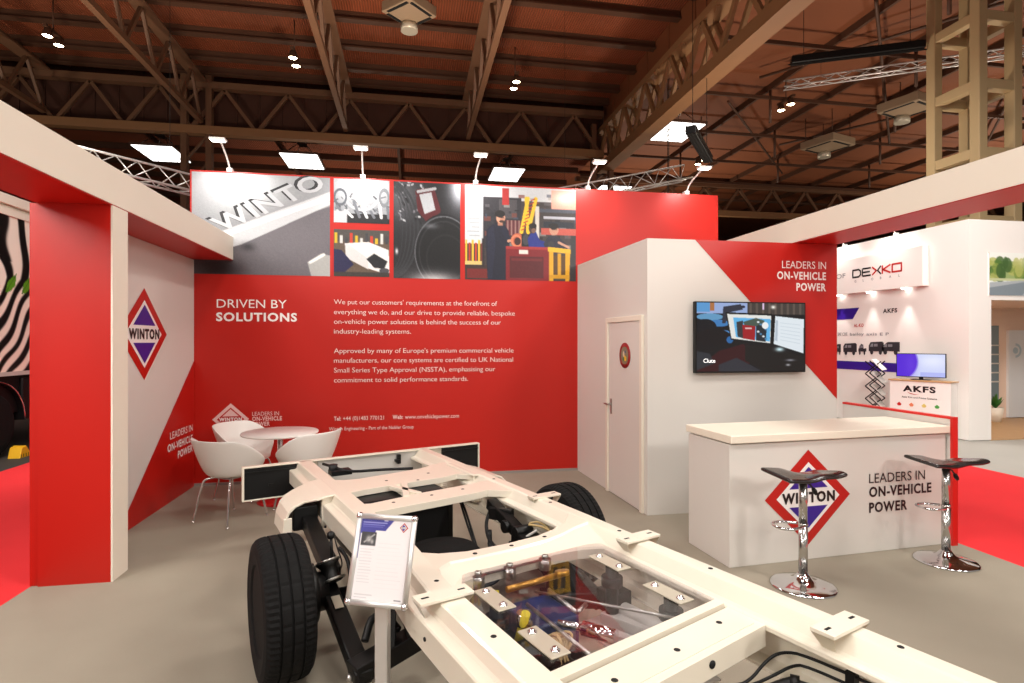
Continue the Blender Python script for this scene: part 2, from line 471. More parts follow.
for i in range(16):
    x = .2 + i*2.2
    w.bar((x, 0, 0), (x+1.1, 0, 1.5), .16, .16, (0,1,0)).bar((x+1.1, 0, 1.5), (x+2.2, 0, 0), .16, .16, (0,1,0))
w.build('web', TRUSSB, t)
t = thing('lattice_post', 'dark brown lattice post under the cross girder', 'post', (-8.2, 24.1, 0), kind='structure')
for dx in (-.45, .45): MB().box(dx-.11, dx+.11, -.14, .14, 0, 12.2).build('post_leg', TRUSSB, t)
w = MB()
for i in range(11): w.bar((-.4, 0, i*1.1), (.4, 0, i*1.1+1.0), .08, .08, (0,1,0))
w.build('lacing', TRUSSB, t)
t = thing('lattice_post', 'dark brown lattice post at the far corner of the right girder', 'post', (8.4, 24.2, 0), kind='structure')
for dx in (-.4, .4): MB().box(dx-.1, dx+.1, -.14, .14, 0, 11.3).build('post_leg', TRUSSB, t)

# buff column with openings, right edge
t = thing('column', 'buff painted steel column with ladder openings at the right edge', 'column', (13.5, 11.5, 0), kind='structure')
for dx, dy in ((0, 0), (.95, 0), (0, 1.12), (.95, 1.12)):
    MB().box(dx+(.0 if dx == 0 else .07), dx+(.24 if dx == 0 else .31), dy+(.0 if dy == 0 else .07), dy+(.26 if dy == 0 else .33), 0, 11.3).build('column_leg', COLM, t, bevel=.02)
for k in range(7):
    zz = 1.2+k*1.66
    for bx in ((.24, 1.02, .012, .24), (.24, 1.02, 1.21, 1.438), (.012, .22, .26, 1.19), (1.04, 1.248, .26, 1.19)): MB().box(*bx, zz, zz+.24).build('column_rung', COLM, t, bevel=.015)

# glowing ceiling boards
for x, y, sx, sy, z, lab in [(-10.2, 26.0, 1.5, 2.0, 9.5, 'bright square ceiling light above the left header beam'),
        (-4.6, 26.0, 1.5, 2.0, 9.5, 'bright square ceiling light above the grey lettered photo'),
        (4.45, 26.4, 1.4, 2.0, 9.5, 'bright square ceiling light above the workshop photo'),
        (9.85, 19.9, 1.3, 1.8, 9.5, 'large bright ceiling light under the right girder'),
        (9.9, 27.2, 1.5, 1.8, 9.2, 'bright ceiling light low behind the red end of the back wall')]:
    t = thing('ceiling_light', lab, 'ceiling light', (x, y, z), group='square hall lights')
    MB().box(-sx/2, sx/2, -sy/2, sy/2, .02, .05).build('diffuser', BOARDL, t)
    MB().box(-sx/2-.06, sx/2+.06, -sy/2-.06, sy/2+.06, .05, .14).build('housing', TRUSSD, t)
    g = MB()
    for k in range(1, 6): g.box(-sx/2+k*sx/6-.012, -sx/2+k*sx/6+.012, -sy/2, sy/2, 0, .02)
    for k in (1, 2): g.box(-sx/2, sx/2, -sy/2+k*sy/3-.015, -sy/2+k*sy/3+.015, 0, .02)
    g.build('grille', STEEL, t)
    w = MB()
    for a in (-1, 1):
        for b in (-1, 1): MB().tube((a*sx*.4, b*sy*.4, .12), (a*sx*.1, b*sy*.1, .75), .015, seg=6).build('hanger', STEEL, t)
    MB().box(-sx*.12, sx*.12, -sy*.12, sy*.12, .74, .78).tube((0, 0, .78), (0, 0, (10.6 if y > 24.7 and x < 8.7 else 11.35)-z-.0), .02, seg=6).build('drop_rod', STEEL, t)
def twin_lamp(x, y, z, lab, top=12.4):
    t = thing('pendant_lamp', lab, 'pendant lamp', (x, y, z), group='twin pendant spot lamps')
    MB().box(-.06, .06, -.45, .45, .22, .3).tube((0, 0, .3), (0, 0, top-z-.02), .02, seg=6).build('bracket', TRUSSD, t)
    for d in (-.28, .28):
        h = MB().lathe([(.03, .26), (.08, .22), (.14, .02), (.15, -.02), (.135, -.02), (.13, .0)], (0, d, 0), seg=20).build('lamp_shade', TRUSSD, t)
        MB().lathe([(1e-6, -.03), (.09, -.025), (.13, .0)], (0, d, 0), seg=20).build('bulb', LAMPY, t)
twin_lamp(-10.85, 19.8, 11, 'twin glowing pendant lamp, leftmost, above the header beam')
twin_lamp(-3.78, 19.9, 11, 'twin glowing pendant lamp left of the third truss')
twin_lamp(3.75, 20.3, 11, 'twin glowing pendant lamp right of the fourth truss')
twin_lamp(13.74, 19.0, 10.4, 'twin glowing pendant lamp in the right bay', 11.35)
twin_lamp(12.3, 22.6, 9.4, 'small twin pendant lamp under the large right ceiling light', 11.35)

def heater(x, y, z, rz, s, lab, top):
    t = thing('ceiling_heater', lab, 'ceiling heater', (x, y, z), rz, group='square ceiling heater units')
    MB().box(-s/2, s/2, -s/2, s/2, 0, .32).build('casing', mat('heater_grey', (150, 128, 104), .5), t, bevel=.03)
    w = MB()
    for k in (-1, 1): w.box(-s*.36, s*.36, k*s*.42-.05, k*s*.42+.05, -.012, 0).box(k*s*.42-.05, k*s*.42+.05, -s*.36, s*.36, -.012, 0)
    w.build('louvre', HOLE, t)
    MB().lathe([(.24, -.22), (.26, -.22), (.26, 0), (.24, 0)], (s*.32, s*.32, 0), seg=24).build('fan_ring', ZINC, t)
    f = MB()
    for k in range(5):
        a = k*2*PI/5; f.bar((s*.32, s*.32, -.12), (s*.32+.22*math.cos(a), s*.32+.22*math.sin(a), -.12), .1, .015)
    f.build('fan_blade', TRUSSD, t)
    for a in (-1, 1):
        for b in (-1, 1): MB().tube((a*s*.4, b*s*.4, .3), (a*s*.4, b*s*.4, top-z-.01), .018, seg=6).build('hanger', TRUSSD, t)
heater(-.02, 17.25, 11.45, PI/4, 1.15, 'square grey ceiling heater with round fan at the top of the hall', 12.4)
heater(17.6, 21.6, 10.0, .3, 1.5, 'pale box heater hanging in the right bay, left one', 11.35)
heater(17.6, 17.6, 10.0, .3, 1.4, 'pale box heater hanging in the right bay beside the buff column', 11.35)

def lattice(a, b, s, lab, n, up=(0,0,1)):
    a, b = Vector(a), Vector(b); t = thing('lighting_truss', lab, 'lighting truss', a, group='silver lighting trusses')
    d = b-a; x = d.cross(Vector(up)).normalized(); y = x.cross(d).normalized()
    o = [x*s*.5, -x*s*.5, y*s*.85]
    for k in o: MB().tube(k, d+k, .028, seg=8).build('tube', ALU, t)
    w = MB()
    for i in range(n):
        p, q, r = d*(i/n), d*((i+.5)/n), d*((i+1)/n)
        for j in range(3):
            w.tube(p+o[j], q+o[(j+1) % 3], .014, seg=6).tube(q+o[(j+1) % 3], r+o[j], .014, seg=6)
    w.build('bracing', ALU, t)
    for f_ in (.12, .88):
        q = d*f_; top = 12.405 if (a+q).x < 8.62 else 11.355; MB().tube(q+o[2], Vector((q.x+o[2].x, q.y+o[2].y, top-a.z-.01)), .005, seg=6).build('cable', BLACKM, t)
lattice((-9.6, 13.0, 5.9), (-5.0, 14.6, 5.2), .5, 'silver lighting truss above the left header beam', 6)
lattice((4.4, 17.6, 6.0), (9.6, 18.6, 7.4), .6, 'silver lighting truss under the large right ceiling light', 5)
lattice((12.5, 17.4, 10.3), (20.5, 12.6, 10.3), .3, 'silver lighting truss at the upper right by the buff column', 9)
for a, b, lab in [((6.9, 13.2, 7.0), (8.55, 15.3, 7.0), 'short black lighting bar beside the large right ceiling light'),
                  ((10.5, 14.3, 9.55), (13.4, 12.9, 9.55), 'long black lighting bar crossing to the buff column')]:
    a, b = Vector(a), Vector(b)
    t = thing('lighting_bar', lab, 'lighting bar', a, group='black lighting bars')
    MB().bar((0,0,0), b-a, .26, .2).build('casing', BLACKP, t, bevel=.02)
    w = MB(); d = b-a
    for k in (-.09, 0, .09): w.bar(Vector((k, 0, -.105)), d+Vector((k, 0, -.105)), .03, .02)
    w.build('louvre', BLACKM, t)
    for f_ in (.1, .9): MB().tube(d*f_, d*f_+Vector((0, 0, (12.39 if (a+d*f_).x < 8.62 else 11.34)-a.z)), .008, seg=6).build('hanger', BLACKM, t)
t = thing('spot_lamp', 'small black spot lamp hanging above the right header beam', 'spot lamp', (9.3, 19.5, 6.2))
MB().lathe([(.12, -.3), (.2, .28), (.21, .3), (.1, .3)], axis=(-.4, -.6, -.55), seg=20).build('lamp_shade', BLACKP, t)
MB().lathe([(1e-6, .24), (.19, .25)], axis=(-.4, -.6, -.55), seg=20).build('lens', FROST, t)
MB().tube((0, 0, 0), (0, 0, 5.1), .02, seg=6).build('hanger', BLACKM, t)

# ------------------------------------------------------------------ the stand walls
BW = Frame((0, 7.25, 0), (1, 0, 0))
bw = MB().box(-2.545, 4.197, 7.25, 7.37, 0, 3.72)
bw = bw.build('wall_back', RED)
tag(bw, 'tall red back wall of the stand with photos and white text', 'wall', kind='structure')
MB().box(-2.545, 2.2, 7.235, 7.25, 0, .03).build('skirting', mat('grey_skirting', (150, 142, 136), .5), bw)

def line_px(m, fr, s, ul, vl, ur, cap, bold=0., align='l', e=.004):
    x0, y0 = fr.px(ul, vl); x1, _ = fr.px(ur, vl); ys = fr.px(ul if align == 'l' else ur, vl-cap)[1]
    if align == 'r': y0 = fr.px(ur, vl)[1]; return m.text(s, fr, x1, y0, abs(x1-x0), abs(ys-y0), bold, 'r', e)
    return m.text(s, fr, x0, y0, abs(x1-x0), abs(ys-y0), bold, 'l', e)
m = MB(); line_px(m, BW, 'DRIVEN BY', 216.8, 307.6, 286.8, 8.6)
m.build('heading_lettering', VINYLW, bw)
m = MB(); line_px(m, BW, 'SOLUTIONS', 216.2, 320.8, 297, 8.2, .055)
m.build('heading_lettering', VINYLW, bw)
m = MB()
for s, r, y in [("We put our customers' requirements at the forefront of", 697, 95), ('everything we do, and our drive to provide reliable, bespoke', 767, 134.5),
                ('on-vehicle power solutions is behind the success of our', 712, 172.5), ('industry-leading systems.', 358, 211)]:
    line_px(m, BW, s, 334, 280+y/3.938, 320+r/3.938, 4.9, -.012)
m.build('paragraph_lettering', VINYLS, bw)
m = MB()
for s, r, y in [("Approved by many of Europe's premium commercial vehicle", 762, 288), ('manufacturers, our core systems are certified to UK National', 760, 326),
                ('Small Series Type Approval (NSSTA), emphasising our', 690, 364.5), ('commitment to solid performance standards.', 583, 403.5)]:
    line_px(m, BW, s, 334, 280+y/3.938, 320+r/3.938, 4.9, -.012)
m.build('paragraph_lettering', VINYLS, bw)
m = MB()
line_px(m, BW, 'Tel:', 334, 420.6, 341, 4, .05); line_px(m, BW, '+44 (0)1483 770121', 343, 420.4, 384, 4, .01)
line_px(m, BW, 'Web:', 392.6, 419, 403, 4, .05); line_px(m, BW, 'www.onvehiclepower.com', 405, 418.8, 459, 4, .01)
line_px(m, BW, 'Winton Engineering - Part of the Nobler Group', 329, 430.6, 413.6, 3.4, .01)
m.build('contact_lettering', VINYLP, bw)
m = MB()
line_px(m, BW, 'LEADERS IN', 252.3, 415.8, 279, 4); line_px(m, BW, 'ON-VEHICLE', 252.3, 420.8, 282, 4, .05); line_px(m, BW, 'POWER', 252.3, 426, 270, 4, .05)
m.build('slogan_lettering', VINYLP, bw)
cx, cy = BW.px(230.8, 419.3)
diamond_logo(bw, BW, cx, cy, .205, .19, VINYLP, VINYLR, VINYLP, VINYLW)

# photographs printed along the top
def px_rect(fr, u0, v0, u1, v1):
    a = fr.px(u0, v0); b = fr.px(u1, v1); return a[0], b[1], b[0], a[1]
I = Ink(170, 130, (160, 163, 168))
I.put(np.clip((I.Y*1.1+I.X*.35-.2), 0, 1), (120, 122, 126), .55)
I.glow(.38, .12, .26, .24, (236, 240, 244), .9)
I.glow(.28, .02, .06, .1, (150, 152, 158), .7)
I.poly([(-.02, .80), (1.02, .28), (1.02, 1.02), (-.02, 1.02)], (98, 94, 100))
I.glow(.75, .62, .4, .3, (122, 116, 122), .6)
I.poly([(-.02, .70), (1.02, .13), (1.02, .26), (.35, .70), (-.02, .86)], (206, 208, 212))
I.line(-.02, .74, 1.02, .185, .05, (238, 240, 244), .8, 1.27)
I.poly([(.83, .86), (.93, .77), (1.01, .79), (1.01, 1.01), (.86, 1.01)], (172, 172, 170)); I.line(.85, .86, .95, .78, .03, (240, 240, 236), 1, 1.27)
I.glow(.18, .95, .16, .1, (24, 22, 24), .95); I.glow(.4, .72, .05, .04, (40, 38, 42), .8)
I.noise(6)
x0, y0, x1, y1 = -2.525, BW.px(240, 274.5)[1], -.964, 3.70
tag(I.mesh('photo_panel', BW, x0, y0, x1, y1, PRINT, bw), 'grey photo of raised metal lettering')
L1 = Frame((-2.19, 7.25, 2.99), (math.cos(math.radians(27)), 0, math.sin(math.radians(27))), (-.72, 0, .69))
for dx, dy, mt, e in [(-.02, .03, mat('photo_shadow_ink', (46, 46, 50), .45), .006), (0, 0, mat('photo_silver_ink', (200, 203, 208), .45), .009)]:
    m = MB(); m.text('WINTO', L1, .0+dx, .0+dy, 1.34, .21, .035, 'l', e); m.build('photo_lettering', mt, bw)

I = Ink(90, 78, (150, 154, 160))
I.glow(.5, .15, .4, .3, (240, 242, 246), 1)
for k in range(60):
    x, y = rng.uniform(0, 1), rng.uniform(.3, .9); I.line(x, y, x+rng.uniform(-.12, .12), y+rng.uniform(-.08, .1), rng.uniform(.01, .035), [(90, 94, 100), (226, 228, 232), (60, 62, 68), (186, 190, 196)][k % 4], .8)
I.rect(0, .78, 1, 1, (34, 34, 38)); I.ell(.5, .3, .34, .42, (188, 192, 198), 1, .86); I.ell(.52, .5, .1, .1, (214, 220, 190))
for k in range(7): I.line(.06+k*.15, .62+.12*math.sin(k*2.1), .2+k*.13, .86, .05, (238, 240, 242) if k % 2 else (110, 114, 122), 1)
I.ell(.12, .42, .12, .2, (90, 94, 102), 1, .7); I.ell(.9, .4, .1, .22, (120, 124, 130), 1, .6)
I.rect(0, .74, .24, 1, (196, 198, 204)); I.noise(9)
x0, y0, x1, y1 = px_rect(BW, 333.8, 176, 389.4, 224.2)
tag(I.mesh('photo_panel', BW, x0, y0, x1, 3.70, PRINT, bw), 'small photo of a silver engine')
I = Ink(80, 64, (96, 80, 66))
I.rect(0, 0, 1, .26, (74, 70, 66))
for k in range(11): I.rect(.02+k*.09, .08+.05*(k % 3), .07+k*.09, .3, [(214, 176, 40), (210, 210, 206), (60, 60, 64), (190, 60, 40)][k % 4])
I.poly([(.2, .3), (.62, .26), (.98, .42), (1, .95), (.62, .82), (.22, .6)], (236, 234, 232))
I.poly([(.2, .3), (.24, .3), (.6, .6), (.62, .84), (.22, .6)], (214, 212, 212))
I.poly([(.58, .62), (.72, .5), (.96, .66), (.9, .82), (.72, .8)], (26, 28, 34)); I.ell(.9, .86, .09, .06, (70, 70, 76))
I.poly([(0, .42), (.14, .44), (.36, .74), (.2, .9), (0, 1)], (30, 28, 70)); I.rect(0, .9, 1, 1, (56, 50, 46)); I.noise(6)
x0, y0, x1, y1 = px_rect(BW, 333.8, 229, 389.4, 277.2)
tag(I.mesh('photo_panel', BW, x0, y0, x1, y1, PRINT, bw), 'small photo of a white van in a workshop')
I = Ink(110, 120, (30, 30, 34))
I.glow(.15, .15, .25, .25, (104, 106, 112), .8); I.poly([(.32, .08), (.6, .05), (.7, .28), (.5, .42), (.36, .3)], (92, 30, 36)); I.poly([(.38, .12), (.56, .1), (.62, .26), (.46, .32)], (196, 200, 206))
for k in range(46):
    x, y = rng.uniform(.02, .55), rng.uniform(0, .42); I.line(x, y, x+rng.uniform(-.06, .06), y+rng.uniform(-.05, .05), rng.uniform(.01, .03), [(206, 208, 214), (70, 72, 78), (16, 16, 20), (130, 130, 138)][k % 4], .9)
for k in range(5): I.ell(-.02, .5, .16+k*.06, .42+k*.02, (50, 52, 56), .8, .93)
I.poly([(.34, .1), (.6, .05), (.7, .3), (.5, .42), (.38, .3)], (86, 28, 34)); I.poly([(.38, .13), (.56, .1), (.62, .28), (.46, .33)], (190, 194, 200)); I.line(.36, .1, .62, .06, .03, (180, 182, 188), 1)
I.ell(.75, .72, .44, .4, (14, 14, 17)); I.ell(.75, .72, .44, .38, (96, 98, 104), .9, .96); I.ell(.75, .72, .38, .33, (40, 41, 45), .9, .95); I.ell(.78, .78, .3, .25, (28, 29, 32), 1, .92); I.glow(.55, .45, .12, .03, (120, 122, 128), .7)
I.glow(1.0, .02, .16, .2, (232, 238, 250), 1); I.glow(.6, 1.02, .34, .09, (206, 206, 208), 1); I.glow(.05, .72, .02, .03, (230, 230, 234), 1); I.noise(7)
x0, y0, x1, y1 = px_rect(BW, 393.6, 180, 460.3, 279.3)
tag(I.mesh('photo_panel', BW, x0, y0, x1, 3.70, PRINT, bw), 'photo of a dark compressor and engine')
I = Ink(190, 156, (60, 52, 52))
I.rect(0, 0, 1, .15, (196, 198, 202)); I.rect(0, 0, .16, .62, (206, 210, 214)); I.rect(.16, .12, .5, .66, (44, 42, 48)); I.rect(.3, .14, .46, .34, (70, 66, 70))
for k in range(90):
    x, y = rng.uniform(.16, 1), rng.uniform(.06, .66); w_, h_ = rng.uniform(.01, .07), rng.uniform(.01, .06)
    I.rect(x, y, x+w_, y+h_, [(36, 36, 42), (92, 88, 92), (150, 146, 142), (26, 26, 30), (120, 60, 50), (60, 70, 90)][k % 6], .7)
for k in range(11): I.rect(.02+.02*(k % 3), .08+k*.045, .13, .09+k*.045, (140, 148, 156), .7)
I.rect(.33, .02, .39, .2, (164, 40, 38)); I.rect(.77, .02, 1, .22, (232, 158, 138)); I.glow(.88, .1, .1, .07, (250, 226, 214), .9); I.rect(.66, .22, 1, .26, (70, 74, 86)); I.rect(.7, .3, .99, .33, (176, 176, 186)); I.rect(.68, .43, 1, .5, (186, 84, 72)); I.rect(.7, .36, .98, .42, (34, 38, 48))
I.rect(.625, .2, .66, .64, (206, 200, 192)); I.rect(.36, .36, .5, .52, (90, 36, 44))
for k in range(4): I.rect(.37+k*.035, .36, .383+k*.035, .52, (160, 130, 120), .8)
for x0_, x1_ in ((.5, .56), (.56, .545), (.56, .63)): I.line(x0_, .48, x1_, .12, .04, (230, 188, 44), 1, 1.2)
for k in range(9): I.line(.5+k*.011, .46-k*.04, .535+k*.011, .44-k*.04, .012, (176, 44, 30), .9, 1.2)
for k in range(6): I.rect(.005+k*.028, .58+.03*(k % 2), .022+k*.028, .88, [(228, 182, 52), (186, 60, 40)][k % 2])
I.rect(0, .84, .3, 1, (58, 42, 40)); I.rect(.02, .88, .27, .98, (112, 34, 32)); I.rect(.0, .8, .16, .84, (214, 190, 120)); I.rect(.15, .56, .17, .86, (40, 36, 40))
# man at the copper coil
I.poly([(.19, .47), (.24, .41), (.29, .395), (.35, .41), (.385, .47), (.40, .60), (.37, .62), (.365, 1), (.2, 1), (.185, .62)], (22, 24, 42)); I.poly([(.2, .48), (.25, .42), (.27, .6), (.24, .98), (.2, .98)], (34, 36, 58), .7)
I.rect(.29, .37, .335, .42, (168, 116, 94)); I.ell(.315, .335, .04, .06, (202, 150, 124)); I.ell(.33, .35, .02, .04, (176, 120, 98), .8); I.ell(.308, .295, .046, .038, (24, 20, 20)); I.ell(.325, .375, .024, .014, (60, 42, 38)); I.line(.3, .333, .345, .336, .008, (40, 28, 26), .8, 1.2)
I.line(.34, .46, .39, .58, .05, (26, 28, 48), 1, 1.2); I.line(.385, .58, .43, .57, .03, (198, 146, 120), 1, 1.2)
I.ell(.465, .575, .06, .08, (190, 96, 66)); I.ell(.455, .575, .048, .066, (222, 140, 104), .7, .7); I.ell(.465, .58, .03, .042, (58, 30, 28)); I.rect(.5, .5, .58, .64, (26, 26, 30)); I.ell(.54, .56, .03, .06, (60, 60, 66))
# two at the far side of the bench
I.poly([(.555, .55), (.59, .48), (.63, .47), (.665, .56), (.73, .58), (.73, .64), (.57, .66)], (30, 44, 128)); I.ell(.6, .44, .034, .052, (70, 52, 46)); I.ell(.602, .41, .036, .03, (22, 20, 20)); I.ell(.61, .46, .02, .026, (120, 88, 74))
I.poly([(.7, .6), (.74, .52), (.8, .5), (.86, .54), (.93, .62), (.92, .66), (.72, .66)], (38, 38, 52)); I.ell(.795, .445, .042, .06, (192, 140, 118)); I.ell(.792, .405, .046, .034, (28, 24, 24)); I.line(.775, .44, .82, .443, .008, (40, 30, 28), .8, 1.2); I.line(.84, .58, .93, .63, .026, (196, 148, 124), 1, 1.2); I.ell(.77, .6, .03, .03, (50, 48, 52))
I.rect(.36, .65, .75, 1, (122, 20, 28)); I.rect(.395, .74, .70, .97, (82, 16, 22)); I.rect(.48, .67, .56, .715, (224, 218, 210)); I.rect(.36, .635, .75, .665, (160, 44, 44)); I.rect(.41, .76, .69, .79, (104, 28, 32))
I.poly([(.74, .63), (.95, .65), (.955, .70), (.74, .68)], (226, 176, 44)); I.poly([(.75, .68), (.79, .68), (.79, 1), (.75, 1)], (216, 160, 32)); I.poly([(.90, .69), (.945, .69), (.935, 1), (.90, 1)], (216, 160, 32)); I.rect(.79, .72, .9, .95, (84, 58, 24)); I.rect(.83, .7, .86, .97, (206, 150, 30)); I.rect(.75, .93, .94, .97, (200, 146, 30)); I.rect(.95, .5, 1, 1, (50, 48, 50)); I.noise(7)
x0, y0, x1, y1 = px_rect(BW, 465, 183, 575.8, 281.5)
tag(I.mesh('photo_panel', BW, x0, y0, x1, 3.70, PRINT, bw), 'photo of three people at a workshop bench')

# floods on arms above the back wall
def arm_spot(loc, rz, lab, group, watts):
    t = thing('arm_spotlight', lab, 'spotlight', loc, rz, group)
    MB().box(-.03, .03, -.03, .05, 0, .05).build('clamp', SHELL, t)
    MB().path([(0, 0, .03), (.0, -.1, .14), (.02, -.42, .24)], .011, smooth_n=1).build('arm', SHELL, t)
    h = MB().box(-.075, .095, -.52, -.42, .222, .248).build('lamp_head', SHELL, t, bevel=.008)
    MB().box(-.06, .08, -.51, -.43, .217, .221).build('lens', LAMPW, h)
    l = bpy.data.lights.new('arm_flood', 'SPOT'); l.energy = watts; l.spot_size = math.radians(115); l.spot_blend = .9; l.shadow_soft_size = .05; l.color = (1, .95, .9)
    lo = bpy.data.objects.new('arm_flood', l); COL.objects.link(lo); lo.parent = t
    lo.location = (.01, -.465, .19); lo.rotation_euler = (math.radians(38), 0, 0)
for x, lab in [(-2.12, 'white arm spotlight above the grey lettered photo'), (-.575, 'white arm spotlight above the silver engine photo'), (.83, 'white arm spotlight above the workshop photo'),
               (2.33, 'white arm spotlight above the red part of the wall'), (3.75, 'white arm spotlight at the right end of the back wall')]:
    arm_spot((x, 7.3, 3.72), 0, lab, 'arm spotlights on the back wall', 30)
for y, lab in [(9.75, 'white arm spotlight over the right end of the box sign'), (11.1, 'white arm spotlight over the middle of the box sign')]:
    arm_spot((9.47, y, 3.8), -PI/2, lab, 'arm spotlights on the neighbouring wall', 30)

# left portal: header beam, column, side wall
hb = MB().box(-2.56, -2.075, .6, 7.25, 2.665, 2.672)
hb.mat(1).box(-2.56, -2.07, .6, 7.25, 2.672, 2.94)
tag(hb.build('header_beam', [RED, WHITEC]), 'white header beam with red underside on the left of the stand', 'beam', kind='structure')
cm = MB().box(-2.54, -2.082, 4.46, 4.68, 0, 2.664)
cm.mat(1).box(-2.082, -2.07, 4.46, 4.68, 0, 2.664)
cm.mat(0).box(-2.60, -2.54, 4.48, 4.68, 0, 2.664)
tag(cm.build('column_left', [RED, WHITEC]), 'red column with white inner side carrying the left header beam', 'column', kind='structure')
LW = Frame((-2.5, 0, 0), (0, 1, 0))
lw = MB().box(-2.6, -2.5, 4.69, 7.245, 0, 2.66).build('wall_left', WHITEP)
tag(lw, 'white left wall with red corner and diamond emblem', 'wall', kind='structure')
a = LW.px(195.2, 357.5); b = LW.px(128, 510)
sl = (a[1]-b[1])/(a[0]-b[0]); ye = b[0]-(b[1]-.0)/sl
MB().prism([(7.243, a[1]+sl*(7.243-a[0])), (7.243, 0), (ye, 0)], LW, 0, .003).build('red_graphic', VINYLR, lw)
cx, cy = LW.px(144, 334); b_ = abs(LW.px(144, 288)[1]-cy); a_ = abs(LW.px(166.5, 335)[0]-cx)
diamond_logo(lw, LW, cx, cy, a_, b_)
m = MB()
for s, ul, v, bo in [('LEADERS IN', 169.5, 430.6, .0), ('ON-VEHICLE', 167, 441, .05), ('POWER', 177.3, 450.8, .05)]: line_px(m, LW, s, ul, v, 192, 6.6, bo, 'r', .006)
m.build('slogan_lettering', VINYLW, lw)

# store cabin: side wall with door, front wall with red graphic
P0, P1 = Vector((2.18, 7.25, 0)), Vector((2.283, 5.24, 0))
CS = Frame(P0, P1-P0); LCS = (P1-P0).length
ZC = 2.71
cs = MB().prism([(0, 0), (LCS, 0), (LCS, ZC), (0, ZC)], CS, .08).build('wall_cabin_side', WHITEP)
tag(cs, 'white side wall of the store cabin with the door', 'wall', kind='structure')
dl, dr = CS.px(607.8, 490)[0], CS.px(644.2, 500)[0]; zt = 1.965
fw = .055
d1 = MB()
d1.prism([(dl, 0), (dl+fw, 0), (dl+fw, zt), (dl, zt)], CS, .03, .03).prism([(dr-fw, 0), (dr, 0), (dr, zt), (dr-fw, zt)], CS, .03, .03).prism([(dl+fw, zt-fw), (dr-fw, zt-fw), (dr-fw, zt), (dl+fw, zt)], CS, .03, .03)
d1 = d1.build('door_1', WHITEC, bevel=.004)
tag(d1, 'white cabin door with round red badge and lever handle', 'door', kind='structure')
MB().prism([(dl+fw+.004, .012), (dr-fw-.004, .012), (dr-fw-.004, zt-fw-.004), (dl+fw+.004, zt-fw-.004)], CS, .012, .013).build('door_leaf', WHITEP, d1)
hx, hy = CS.px(612.6, 406)
MB().prism([(hx-.016, hy-.085), (hx+.016, hy-.085), (hx+.016, hy+.085), (hx-.016, hy+.085)], CS, .008, .022).tube(CS.p(hx, hy+.02, .022), CS.p(hx, hy+.02, .06), .01).tube(CS.p(hx+.01, hy+.02, .055), CS.p(hx-.11, hy+.02, .055), .009).build('door_handle', STEEL, d1, bevel=.002)
bx, by = CS.px(626.3, 355.5)
I = Ink(40, 40, (150, 28, 30))
I.ell(.5, .5, .5, .5, (128, 128, 104)); I.poly([(.5, .8), (.42, .45), (.55, .5), (.75, .6), (.72, .8)], (232, 190, 40)); I.ell(.4, .42, .1, .16, (214, 206, 180)); I.ell(.6, .3, .1, .08, (60, 90, 120)); I.ell(.38, .7, .1, .1, (60, 120, 70))
bd = MB().lathe([(1e-6, 0), (.135, 0), (.135, .006), (1e-6, .006)], CS.p(bx, by, .014), CS.n, seg=36).build('round_badge', mat('badge_red', (150, 28, 30), .4), d1)
I.mesh('badge_print', CS, bx-.094, by-.094, bx+.094, by+.094, PRINT, bd, .0215)
CF = Frame((0, 5.24, 0), (1, 0, 0)); XR = 4.378
cf = MB().box(2.283, XR, 5.24, 5.32, 0, ZC).build('wall_cabin_front', WHITEP)
tag(cf, 'white cabin front wall with red slanting graphic behind the television', 'wall', kind='structure')
p1_, p2_ = CF.px(695, 240), CF.px(835, 399)
MB().prism([(p1_[0], ZC), (XR, ZC), (XR, p2_[1])], CF, 0, .003).build('red_graphic', VINYLR, cf)
m = MB()
for s, ul, v, bo in [('LEADERS IN', 781.7, 269.2, 0.), ('ON-VEHICLE', 776.7, 279.9, .05), ('POWER', 796, 291, .05)]: line_px(m, CF, s, ul, v, 825.6, 7.3, bo, 'r', .006)
m.build('slogan_lettering', VINYLW, cf)
m = MB().box(XR-.08, XR, 5.32, 7.24, 0, ZC)
tag(m.build('wall_cabin_far', WHITEP), 'white far side wall of the store cabin', 'wall', kind='structure')
hb = MB().box(3.905, 4.395, .8, 5.238, 2.715, 2.722).box(3.905, 4.385, 5.24, 7.24, 2.715, 2.722)
hb.mat(1).box(3.9, 4.395, .8, 7.24, 2.722, 2.965)
tag(hb.build('header_beam', [RED, WHITEC]), 'white header beam with red underside on the right of the stand', 'beam', kind='structure')

# television
t = thing('television', 'black wall television showing monitors and a red machine', 'television', (3.348, 5.24, 1.742))
W2, H2 = .602, .352
MB().box(-W2, W2, -.085, -.03, -H2, H2).build('casing', BLACKP, t, bevel=.004)
MB().box(-.25, .25, -.03, 0, -.2, .2).build('wall_mount', BLACKM, t)
I = Ink(200, 116, (16, 14, 18))
I.rect(0, 0, .46, .16, (150, 170, 214)); I.rect(0, 0, .12, .14, (90, 150, 204)); I.rect(.12, 0, .16, .12, (170, 110, 66)); I.rect(.46, 0, 1, .17, (66, 58, 54))
for k in range(9): I.rect(.48+k*.058, .0, .5+k*.058, .17, (92, 80, 72))
I.glow(.7, .06, .02, .025, (255, 252, 240)); I.rect(.6, .0, .615, .1, (220, 190, 220)); I.ell(.37, .06, .02, .012, (40, 40, 60)); I.ell(.42, .06, .02, .02, (40, 40, 60))
for x, y, rx, ry, c in [(.12, .21, .12, .05, (96, 150, 190)), (.2, .3, .1, .05, (60, 120, 180)), (.24, .43, .06, .03, (70, 130, 190)), (.08, .36, .1, .12, (14, 14, 22)), (.15, .5, .16, .12, (18, 12, 16)), (.3, .54, .03, .05, (40, 100, 160))]: I.ell(x, y, rx, ry, c)
